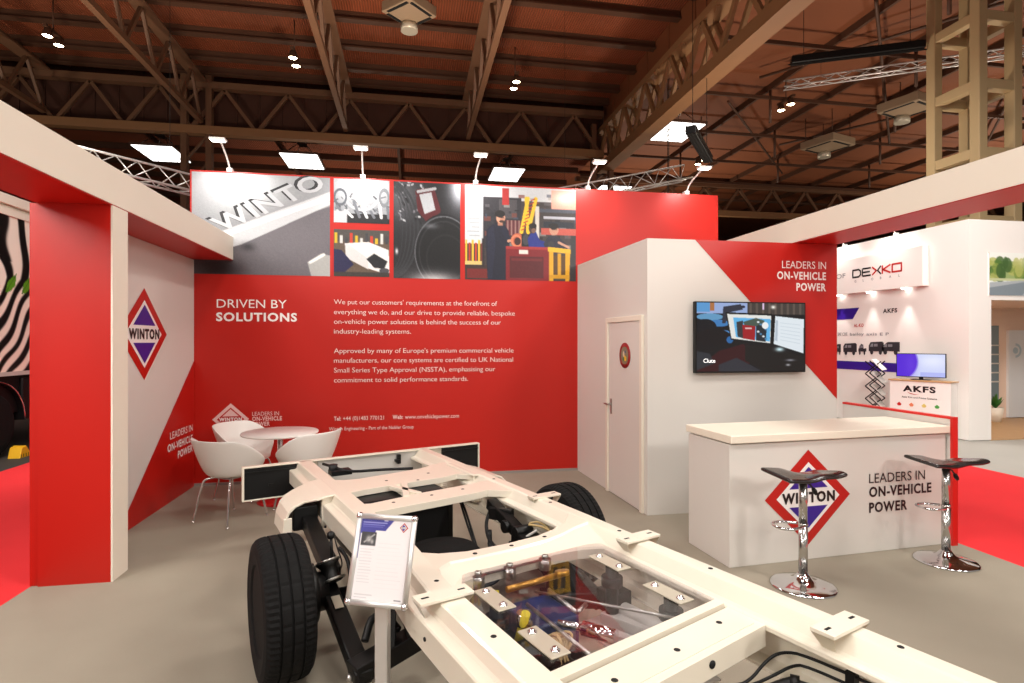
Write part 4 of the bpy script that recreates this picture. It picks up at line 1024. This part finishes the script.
I = Ink(96, 134, (226, 221, 222))
I.poly([(0, 0), (.66, 0), (.50, .15), (.32, .15), (.30, .19), (0, .19)], (44, 40, 138)); I.rect(0, .15, .03, .5, (44, 40, 138))
I.rect(.05, .045, .52, .06, (130, 128, 196)); I.rect(.05, .075, .48, .085, (110, 108, 186)); I.rect(.05, .1, .45, .11, (96, 94, 176)); I.line(.46, .022, .53, .018, .012, (250, 250, 255), 1, .7)
I.rect(.05, .17, .34, .34, (40, 38, 42)); I.glow(.2, .26, .05, .04, (200, 196, 190), 1); I.line(.12, .3, .3, .2, .02, (150, 146, 144), 1, .7); I.glow(.27, .29, .03, .03, (180, 176, 172), .9)
for k in range(12):
    I.rect(.06, .38+k*.036, rng.uniform(.28, .34), .388+k*.036, (196, 192, 196), .7)
for k in range(12): I.rect(.40, .30+k*.048, rng.uniform(.78, .92), .305+k*.048, (212, 207, 209), .7)
I.rect(.06, .92, .4, .93, (180, 176, 180)); I.rect(.82, .955, .95, .968, (90, 90, 96)); I.rect(.06, .955, .3, .962, (190, 186, 190))
I.mesh('printed_sheet', SF, -Wd/2+.019, .019, Wd/2-.019, Hd-.019, PRINT, pn, .001)
diamond_logo(pn, SF, .078, Hd-.047, .018, .019, e=.002)

# ------------------------------------------------------------------ neighbouring stand on the right
DW = Frame((9.43, 14.0, 0), (0, -1, 0))          # faces -x; x runs towards the camera
dw = MB().box(9.43, 9.53, 8.3, 14, 0, 3.8).build('wall_neighbour', WHITEN)
tag(dw, 'white wall of the neighbouring stand with vehicle graphics', 'wall', kind='structure')
def R(fr, u0, v0, u1, v1):
    a = fr.px(u0, v0); b = fr.px(u1, v1); return [(a[0], a[1]), (b[0], a[1]), (b[0], b[1]), (a[0], b[1])]
z = lambda v: DW.px(836, v)[1]
xL = 14-12.9
yx = lambda u: DW.px(u, 341)[0]
def P_(u, v): return DW.px(u, v)
def T_(m, s, u0, v, u1, cap, bo): x0, y0 = P_(u0, v); x1, y1 = P_(u1, v-cap); m.text(s, DW, x0, y0, x1-x0, (y1-y0), bo)
m = MB(); a_, b_ = P_(859.5, 307.5), P_(853, 319); zt_, zb_ = P_(836, 309.5)[1], P_(836, 320.5)[1]
m.prism([(xL, a_[1]), a_, b_, (xL, b_[1])], DW, 0, .004)
zt_, zb_ = P_(836, 360.5)[1], P_(836, 368.5)[1]
m.prism([(xL, zt_), (yx(897), zt_), (yx(897), zb_), (xL, zb_)], DW, 0, .004)
m.build('blue_banner', VINYLB, dw)
m = MB(); T_(m, 'Quality', 837.5, 313.3, 845.5, 3, .03); T_(m, 'Innovation', 837.5, 318.3, 850.5, 3, .03); T_(m, 'Light Vehicle Components', 844, 366.5, 872, 3, .02)
m.build('banner_lettering', VINYLW, dw)
m = MB(); T_(m, 'AKFS', 883, 313, 897.3, 5, .06); m.build('brand_lettering', VINYLK, dw)
m = MB(); T_(m, 'AL-KO', 854, 327, 863.6, 3.4, .06); m.build('brand_lettering', VINYLR, dw)
for u, u1, t_ in [(838, 841.5, 'SAF'), (842.5, 847.5, 'CBE'), (850, 864, 'bailey'), (866.5, 877, 'axis'), (880, 889, 'E P')]: m = MB(); T_(m, t_, u, 335.5, u1, 3, .02); m.build('brand_lettering', VINYLG, dw)
def veh(x, z0, L, H, kind, name):
    m = MB()
    if kind == 0: pts = [(0,.25),(0,.7),(.12,.95),(.9,1),(1,.9),(1,.25)]
    elif kind == 1: pts = [(0,.3),(0,.62),(.28,.95),(.36,1),(1,1),(1,.25)]
    else: pts = [(0,.3),(.02,.55),(.2,.62),(.32,.98),(.62,.9),(.66,.55),(1,.6),(1,.3)]
    m.prism([(x+a*L, z0+b*H) for a, b in pts], DW, 0, .005)
    for a in (.2, .78):
        m.prism([(x+a*L+.11*L*math.cos(k*PI/6), z0+.2*H+.2*H*math.sin(k*PI/6)) for k in range(12)], DW, 0, .007)
    m.mat(1).prism([(x+.08*L, z0+.6*H), (x+.2*L, z0+.84*H), (x+.3*L, z0+.84*H), (x+.3*L, z0+.6*H)], DW, 0, .008).prism([(x+.36*L, z0+.62*H), (x+.36*L, z0+.82*H), (x+.6*L, z0+.82*H), (x+.6*L, z0+.62*H)], DW, 0, .008)
    m.build(name, [mat('dark_print', (46, 44, 50), .5), mat('mid_print', (130, 130, 136), .5)], dw)
for u0, u1, vt, vb, kd in [(836, 841, 344, 353.5, 1), (843.5, 857, 343, 353.5, 0), (858.5, 866.5, 343.5, 353.5, 2), (869, 884, 341.5, 353, 0), (882, 900, 342, 353, 1)]:
    x0, zb_ = P_(u0, vb); x1, zt_ = P_(u1, vt); veh(x0, zb_-.03, x1-x0, zt_-zb_+.03, kd, 'vehicle_picture')

st = thing('sign_box', 'white box sign with red and grey lettering on the neighbouring stand', 'sign', (9.43, 8.97, 2.73))
MB().box(-.15, -.02, 0, 3.6, 0, .74).build('sign_casing', WHITEN, st, bevel=.004)
MB().box(-.02, 0, .2, 3.4, .1, .6).build('sign_mount', WHITEN, st)
SG = Frame((-.15, 3.6, 0), (0, -1, 0)); SGW = Frame((9.28, 8.97+3.6, 2.73), (0, -1, 0))
gx = lambda u: SGW.px(u, 270)[0]
mg = MB(); mr = MB(); md_ = MB()
xa, xb = gx(852.5), gx(903.2); Wt = xb-xa; hb_, ht_ = .33, .48
def glyph(m, pts, i, wd=1.): m.prism([(xa+Wt*(i+p[0]*wd)/5.1, hb_+(ht_-hb_)*p[1]) for p in pts], SG, 0, .004)
T = .22; H_ = .085
def strok(m, i, segs):
    for (x0, y0, x1, y1) in segs:
        p = Vector((xa+Wt*(i+x0)/5.1, hb_+(ht_-hb_)*y0)); q = Vector((xa+Wt*(i+x1)/5.1, hb_+(ht_-hb_)*y1)); d = (q-p).normalized(); n = Vector((-d.y, d.x))*.017
        p2 = p - d*.01; q2 = q + d*.01
        m.prism([tuple(p2+n), tuple(p2-n), tuple(q2-n), tuple(q2+n)], SG, 0, .004)
strok(mg, 0, [(.05,0,.05,1),(.05,1,.7,1),(.7,1,.9,.75),(.9,.75,.9,.25),(.9,.25,.7,0),(.7,0,.05,0)])
strok(mg, 1, [(.95,1,.15,1),(.1,.9,.1,.1),(.15,0,.95,0),(.15,.5,.85,.5)])
strok(mr, 2, [(.15,1,.55,.5),(.15,0,.55,.5)]); strok(mg, 2, [(.98,1,.68,.5),(.98,0,.68,.5)])
strok(mr, 3, [(.15,0,.15,1),(.2,.5,.9,1),(.2,.5,.9,0)])
strok(mr, 4, [(.1,0,.1,1),(.1,1,.95,1),(.95,1,.95,0),(.95,0,.1,0)])
for k, c in enumerate('GLOBAL'): md_.text(c, SG, xa+.06+k*(Wt-.12)/5.2, .22, None, .05, .02)
md_.text('PART OF', SG, gx(849)-.95, .35, .85, .10, 0.)
mg.build('brand_lettering', VINYLK, st); mr.build('brand_lettering', VINYLR, st); md_.build('small_lettering', VINYLG, st)
for k, y in enumerate([.45, 1.3, 2.15, 3.0]):
    MB().lathe([(1e-6, -.03), (.05, -.03), (.06, 0), (1e-6, 0)], (-.085, y, -.001), seg=20).build('downlight', LAMPW, st)
    l = bpy.data.lights.new('sign_downlight', 'SPOT'); l.energy = 42; l.spot_size = math.radians(64); l.spot_blend = .35; l.shadow_soft_size = .03; l.color = (1, .96, .92)
    lo = bpy.data.objects.new('sign_downlight', l); COL.objects.link(lo); lo.parent = st; lo.location = (-.10, y, -.05); lo.rotation_euler = (0, math.radians(14), 0)
# pillar end and room opening
m = MB().box(9.43, 9.89, 8.22, 8.3, 0, 3.8); m = m.box(9.89, 14, 8.22, 8.3, 2.42, 3.8)
wnf = m.build('wall_neighbour_front', WHITEN)
tag(wnf, 'white end pillar and header of the neighbouring room', 'wall', kind='structure')
rm = MB().box(9.79, 9.89, 8.3, 10.5, 0, 2.6).box(9.89, 14, 10.5, 10.6, 0, 2.6)
tag(rm.build('wall_room', ROSE), 'warm coloured walls of the neighbouring room', 'wall', kind='structure')
tag(MB().box(9.89, 14, 8.3, 10.5, 2.42, 2.5).build('ceiling_room', ROSE), 'warm ceiling of the neighbouring room with downlights', 'ceiling', kind='structure')
tag(MB().box(9.89, 14, 8.22, 10.5, -.011, .004).build('floor_room', WOOD), 'light wood floor of the neighbouring room', 'floor', kind='structure')
MF = Frame((0, 8.22, 0), (1, 0, 0))
I = Ink(90, 70, (226, 232, 228))
I.rect(0, .0, 1, .2, (236, 238, 232)); I.rect(0, .2, 1, .62, (150, 170, 110))
for k in range(40):
    x = rng.uniform(0, 1); I.ell(x, rng.uniform(.2, .55), rng.uniform(.03, .1), rng.uniform(.06, .18), [(84, 120, 52), (130, 150, 70), (176, 180, 100), (60, 92, 44)][k % 4], .8)
I.glow(.7, .2, .2, .12, (250, 248, 226), .8); I.rect(0, .6, 1, .66, (190, 196, 150)); I.poly([(0, .7), (.5, .64), (1, .66), (1, 1), (0, 1)], (168, 176, 180)); I.poly([(.0, .82), (.6, .66), (.7, .68), (.5, 1), (0, 1)], (126, 138, 146)); I.poly([(.55, .9), (.75, .74), (1, .7), (1, 1), (.6, 1)], (206, 214, 218))
x0, y1 = MF.px(988.3, 252); _, y0 = MF.px(988.3, 295.5)
mu = MB().box(x0, x0+1.35, 8.205, 8.22, y0, y1).build('mural_board', WHITEN, wnf); mu['label'] = 'landscape photo of trees and a road'
I.mesh('landscape_print', Frame((0, 8.205, 0), (1,0,0)), x0+.005, y0+.005, x0+1.345, y1-.005, PRINT, mu, .002)
for x, y, lab in [(11.2, 9.4, 'small round ceiling downlight at the room corner by the white pillar'), (13.0, 10.1, 'round glowing ceiling downlight inside the neighbouring room')]:
    t = thing('downlight', lab, 'downlight', (x, y, 2.42)); MB().lathe([(.06, 0), (.085, 0), (.085, -.012), (.06, -.012)], seg=24).build('trim_ring', WHITEN, t); MB().lathe([(1e-6, -.008), (.06, -.008)], seg=24).build('lens', LAMPW, t)
RB = Frame((0, 10.5, 0), (1, 0, 0))
t = thing('glass_panel', 'blue grey glazed strip with shelves inside the neighbouring room', 'panel', (12.3, 10.5, 0))
MB().box(0, .5, -.03, 0, .35, 2.05).build('pane', GLASSB, t)
m = MB()
for k in range(5): m.box(0, .5, -.05, -.03, .8+k*.2, .83+k*.2)
m.build('shelf_edge', CHASG, t)
dn = MB().box(13.03, 13.95, 10.44, 10.5, .02, 1.95).build('door_2', FROST); tag(dn, 'pale door with round emblem in the neighbouring room', 'door', kind='structure')
DF = Frame((0, 10.44, 0), (1, 0, 0)); ex = 13.2
m = MB(); m.prism([(ex+.16*math.cos(k*PI/16), 1.5+.16*math.sin(k*PI/16)) for k in range(-8, 9)] + [(ex+.11*math.cos(k*PI/16), 1.5+.11*math.sin(k*PI/16)) for k in range(8, -9, -1)], DF, 0, .004)
m.prism([(ex+.07*math.cos(k*PI/12), 1.5+.07*math.sin(k*PI/12)) for k in range(24)], DF, 0, .004); m.build('round_emblem', VINYLW if False else mat('pale_blue_vinyl', (176, 196, 206), .4), dn)
pl = thing('potted_plant', 'green leafy plant behind the white pillar in the room', 'plant', (12.2, 10.05, .004))
MB().lathe([(1e-6, 0), (.1, 0), (.14, .3), (.12, .3), (.1, .27), (1e-6, .27)], seg=24).build('pot', WHITEC, pl)
lf = MB()
for k in range(26):
    a = rng.uniform(0, 2*PI); tl = rng.uniform(.1, .9); L = rng.uniform(.2, .36); d = Vector((math.cos(a)*tl, math.sin(a)*tl*.6, 1-.4*tl)).normalized(); s_ = d.cross(Vector((0,0,1)) if abs(d.z) < .9 else Vector((1,0,0))).normalized()*.035
    b0 = Vector((0, 0, .27)); m1 = b0+d*L*.55; e1 = b0+d*L+Vector((0,0,-.05*tl)); n_ = d.cross(s_).normalized()*.004
    lf.add([b0, m1+s_, e1, m1-s_, m1+n_*3], [(0,1,4), (1,2,4), (2,3,4), (3,0,4)])
lf.build('leaves', GREEN, pl)
# neighbour counter with monitor and brochure rack
ac = thing('display_counter', 'white demonstration counter with black lettering on the neighbouring stand', 'counter', (8.74, 9.17, 0), math.radians(-69))
MB().box(.02, .98, .02, .27, 0, .985).build('counter_body', WHITEN, ac)
MB().box(0, 1.0, 0, .29, .985, 1.01).build('counter_top', WOOD, ac, bevel=.004)
AF = Frame((0, .02, 0), (1, 0, 0))
m = MB(); m.text('AKFS', AF, .24, .80, .52, .10, .07); m.text('Axle Kits and Frame Systems', AF, .22, .68, .56, .03, .02); m.build('brand_lettering', VINYLK, ac)
m = MB(); m.prism([(.31, .79), (.36, .755), (.43, .745), (.50, .755), (.43, .755), (.36, .77)], AF, 0, .004); m.build('swoosh', VINYLR, ac)
for k, c in enumerate([VINYLR, mat('orange_vinyl', (226, 130, 90), .4), mat('yellow_vinyl', (224, 200, 110), .4), mat('green_vinyl', (70, 160, 70), .4)]):
    m = MB(); x = .14+k*.2; m.prism([(x, .56), (x+.04, .60), (x+.08, .56), (x+.06, .53), (x+.02, .53)], AF, 0, .004); m.build('small_symbol', c, ac)
mo = thing('monitor', 'flat monitor with purple and white screen on the demonstration counter', 'monitor', (8.74+.50*math.cos(math.radians(69))+.02, 9.17-.50*math.sin(math.radians(69)), 1.01), math.radians(-60))
MB().box(-.14, .14, .03, .17, 0, .012).box(-.03, .03, .09, .12, .012, .12).build('monitor_stand', BLACKP, mo)
MB().box(-.375, .375, .06, .095, .05, .475).build('casing', BLACKP, mo, bevel=.004)
I = Ink(110, 64, (206, 214, 250)); I.glow(.75, .3, .3, .3, (236, 240, 255), .8); I.ell(.0, .35, .46, .85, (150, 140, 236)); I.ell(.0, .35, .43, .82, (86, 44, 214)); I.glow(.3, .5, .12, .5, (110, 70, 226), .5); I.rect(.5, .8, 1, 1, (150, 160, 240), .5)
I.mesh('screen', Frame((0, .06, 0), (1, 0, 0)), -.362, .062, .362, .462, print_mat('monitor_screen', .2, 1.0), mo, .002)
br = thing('brochure_rack', 'folding zigzag brochure rack beside the demonstration counter', 'rack', (8.88, 9.62, 0), math.radians(35))
m = MB()
for k in range(5):
    z0 = .12+k*.24; s_ = 1 if k % 2 else -1
    for x in (-.16, .16): m.bar((x, -.13*s_, z0), (x, .13*s_, z0+.24), .02, .02, (1,0,0)).bar((x, .13*s_, z0), (x, -.13*s_, z0+.24), .02, .02, (1,0,0))
m.build('scissor_arm', BLACKM, br)
for k in range(5):
    z0 = .2+k*.24; s_ = MB(); s_.add([(-.18, -.16, z0), (.18, -.16, z0), (.18, .02, z0+.2), (-.18, .02, z0+.2), (-.18, -.155, z0-.012), (.18, -.155, z0-.012), (.18, .03, z0+.19), (-.18, .03, z0+.19)], [(0,1,2,3), (7,6,5,4), (0,4,5,1), (1,5,6,2), (2,6,7,3), (3,7,4,0)]); s_.build('brochure_tray', CHASG if k < 4 else SHELL, br)
MB().box(-.2, .2, -.16, .16, 0, .1).build('rack_base', BLACKM, br)

# ------------------------------------------------------------------ zebra truck on the left
tk = thing('truck', 'black truck with zebra striped body and green leaves beyond the left column', 'truck', (-5.85, 9.3, 0))
TF = Frame((0, -2.2, 0), (0, 1, 0))
MB().box(-2.5, -.01, -2.2, 4.5, 1.22, 3.72).build('cargo_body', WHITEC, tk, bevel=.02)
I = Ink(500, 150, (250, 236, 222), 1)
ys = I.Y; xs = I.X*2.7
ph = 1.3*np.sin(xs*9.1+ys*4.2)+.8*np.sin(xs*16-ys*9.1+1)+.5*np.sin(ys*15+xs*5)
band = np.sin(xs*46 + 30*np.maximum(0, ys-.40)**1.1*1.3 - 5*(ys-.4)*(ys < .4) + ph*1.25) - .35*np.maximum(0, np.sin(xs*23+ys*9+1))*(ys > .3)
I.put(1/(1+np.exp(-(band+.05)*9)), (14, 10, 10))
for k in range(19):
    x, y = .016+k*.0525, .45+.06*math.sin(k*2.3); I.poly([(x-.02, y+.07), (x-.012, y-.0), (x+.016, y-.06), (x+.012, y+.02), (x-.004, y+.06)], (92, 152, 30)); I.line(x-.018, y+.066, x+.014, y-.05, .005, (50, 96, 20), 1, 2.7)
I.mesh('zebra_graphic', TF, 0, 1.22, 6.7, 3.6, PRINT, tk, .003)
MB().box(-.03, .05, -2.2, 4.5, 3.72, 3.86).box(-.01, .03, -2.2, 4.5, 3.56, 3.66).build('roof_rail', WHITEC, tk)
MB().box(-2.4, -.05, -2.1, 4.4, .62, 1.2).box(-.06, .0, .62, 4.3, .5, 1.15).build('skirt', BLACKP, tk, bevel=.02)
MB().box(-.04, .012, -2.2, 4.5, 1.19, 1.25).build('marker_strip', CHASG, tk)
def twheel(y):
    w = MB().lathe([(.27,-.14),(.36,-.15),(.44,-.145),(.47,-.12),(.475,-.06),(.465,-.055),(.475,-.05),(.475,.05),(.465,.055),(.475,.06),(.47,.12),(.44,.145),(.36,.15),(.27,.14)], axis=(1,0,0), seg=64).build('wheel', RUBBER, tk)
    w.location = (-.16, y, .476)
    MB().lathe([(.2,.02),(.25,.12),(.275,.14),(.275,.1),(.28,-.1),(1e-6,-.1)], axis=(1,0,0), seg=40).lathe([(.2,.02),(.12,.05),(.1,.13),(1e-6,.14)], axis=(1,0,0), seg=32).build('rim', mat('silver_rim', (214, 212, 210), .3, .5), w)
    n = MB()
    for k in range(10):
        a = 2*PI*k/10; n.tube((.04, .155*math.cos(a), .155*math.sin(a)), (.08, .155*math.cos(a), .155*math.sin(a)), .016, seg=6)
    n.build('wheel_nut', CHROME, w)
    m = MB(); arc = [(y+.60*math.cos(a*PI/14), .5+.60*math.sin(a*PI/14)) for a in range(15)]
    m.loft([[Vector((-.3, yy, zz)), Vector((.02, yy, zz)), Vector((.02, y+(yy-y)*1.05, .5+(zz-.5)*1.05)), Vector((-.3, y+(yy-y)*1.05, .5+(zz-.5)*1.05))] for yy, zz in arc])
    m.build('mudguard', BLACKP, tk); m = MB(); m.path([(.024, a, b) for a, b in [(y+.615*math.cos(a*PI/20), .5+.615*math.sin(a*PI/20)) for a in range(21)]], .008, 6); m.build('mudguard_trim', CHROME, tk)
twheel(0.02); twheel(3.2); twheel(-1.6)
wc = thing('wheel_chock', 'yellow wheel chock on the floor by the truck tyre', 'chock', (-5.74, 9.5, -.002))
m = MB(); m.prism([(0, 0), (.26, 0), (.24, .05), (.14, .17), (.05, .15)], Frame((.16, -.1, 0), (0, 1, 0)), .16); m.mat(1)
for k in range(4): m.box(.002, .162, -.08+k*.055, -.062+k*.055, .004, .06)
m.build('chock_body', [mat('chock_yellow', (236, 180, 30), .5), BLACKP], wc, bevel=.006)
tag(MB().box(-12, -4.5, 17.9, 18, 0, 3.2).build('wall_neighbour_left', mat('rose_wall', (240, 216, 208), .6)), 'pale wall of a distant stand behind the truck', 'wall', kind='structure')

# ------------------------------------------------------------------ lights
def area(x, y, z, s, e, col=(1, .95, .89)):
    l = bpy.data.lights.new('hall_lamp', 'AREA'); l.shape = 'SQUARE'; l.size = s; l.energy = e; l.color = col
    o = bpy.data.objects.new('hall_lamp', l); COL.objects.link(o); o.location = (x, y, z)
for x, y, e in [(-4.5, -2.5, 280), (1.2, -3.5, 280), (6.2, -1.5, 320), (-5.5, 3.2, 260), (1.0, 2.2, 170), (6.6, 4.4, 330)]: area(x, y, 9.4, 1.6, e)
def fill_spot(x, y, z, tx, ty, tz, e):
    # fill spots added out of view to brighten the stand, neighbour wall and truck
    l = bpy.data.lights.new('stand_fill_light', 'SPOT'); l.energy = e; l.color = (1, .96, .91); l.spot_size = math.radians(80); l.spot_blend = .7; l.shadow_soft_size = .7
    o = bpy.data.objects.new('stand_fill_light', l); COL.objects.link(o); o.location = (x, y, z)
    o.rotation_euler = (Vector((tx, ty, tz))-Vector((x, y, z))).to_track_quat('-Z', 'Y').to_euler()
for a_ in [(3.6, -5.5, 5.2, -1.5, 5, 1.2, 300), (-3.0, -6, 5.4, 2.5, 5, 1.2, 280), (6.8, -3.5, 4.6, -2.2, 4.4, 2.2, 950), (-6.5, -2.5, 4.8, 4.2, 4.2, 2.2, 850), (5.2, 3.0, 5.2, 9.4, 10, 2.2, 1500), (-4.2, 5.0, 5.0, -5.85, 9.6, 2.2, 900), (-4.6, 1.2, 4.9, 2.4, 6.0, 1.4, 620)]: fill_spot(*a_)
area(8.0, 10.2, 8.6, 1.2, 260); area(-6.5, 11.5, 9.0, 1.4, 300); area(11.5, 9.4, 2.38, .8, 16, (1, .85, .7))
def deck_fill(x, y, z, e, col=(1, .86, .70)):
    # unseen upward fill lights, added to brighten the roof deck
    l = bpy.data.lights.new('deck_fill_light', 'SPOT'); l.energy = e; l.color = col; l.shadow_soft_size = .6; l.spot_size = math.radians(150); l.spot_blend = 1
    o = bpy.data.objects.new('deck_fill_light', l); COL.objects.link(o); o.location = (x, y, z); o.rotation_euler = (PI, 0, 0)
for x, y, z, e in [(-9, 13, 3.5, 2400), (0, 14, 4.2, 2700), (10.6, 15, 3.2, 1500), (22, 16, 3, 2200), (-18, 15, 3, 2200), (-3, 30, 4, 1000), (14, 30, 4, 2000), (30, 24, 4, 2600)]: deck_fill(x, y, z, e)
W_ = bpy.data.worlds.new('World'); SC.world = W_; W_.use_nodes = True
bg = W_.node_tree.nodes['Background']; bg.inputs[0].default_value = (1, .89, .78, 1); bg.inputs[1].default_value = .30

# ------------------------------------------------------------------ camera and view
cam = bpy.data.cameras.new('camera'); cam.sensor_width = 36; cam.lens = FPX/1024*36; cam.clip_end = 200; cam.clip_start = .05
co = bpy.data.objects.new('camera', cam); COL.objects.link(co); co.location = (0, 0, CAMH); co.rotation_euler = (PI/2, 0, -YAW)
SC.camera = co
SC.view_settings.view_transform = 'Standard'; SC.view_settings.look = 'None'; SC.view_settings.gamma = 1; SC.view_settings.exposure = 0.0
SC.view_settings.use_curve_mapping = False
SC.cycles.max_bounces = 8; SC.cycles.transparent_max_bounces = 16
SC.cycles.use_denoising = True; SC.cycles.sample_clamp_indirect = 6
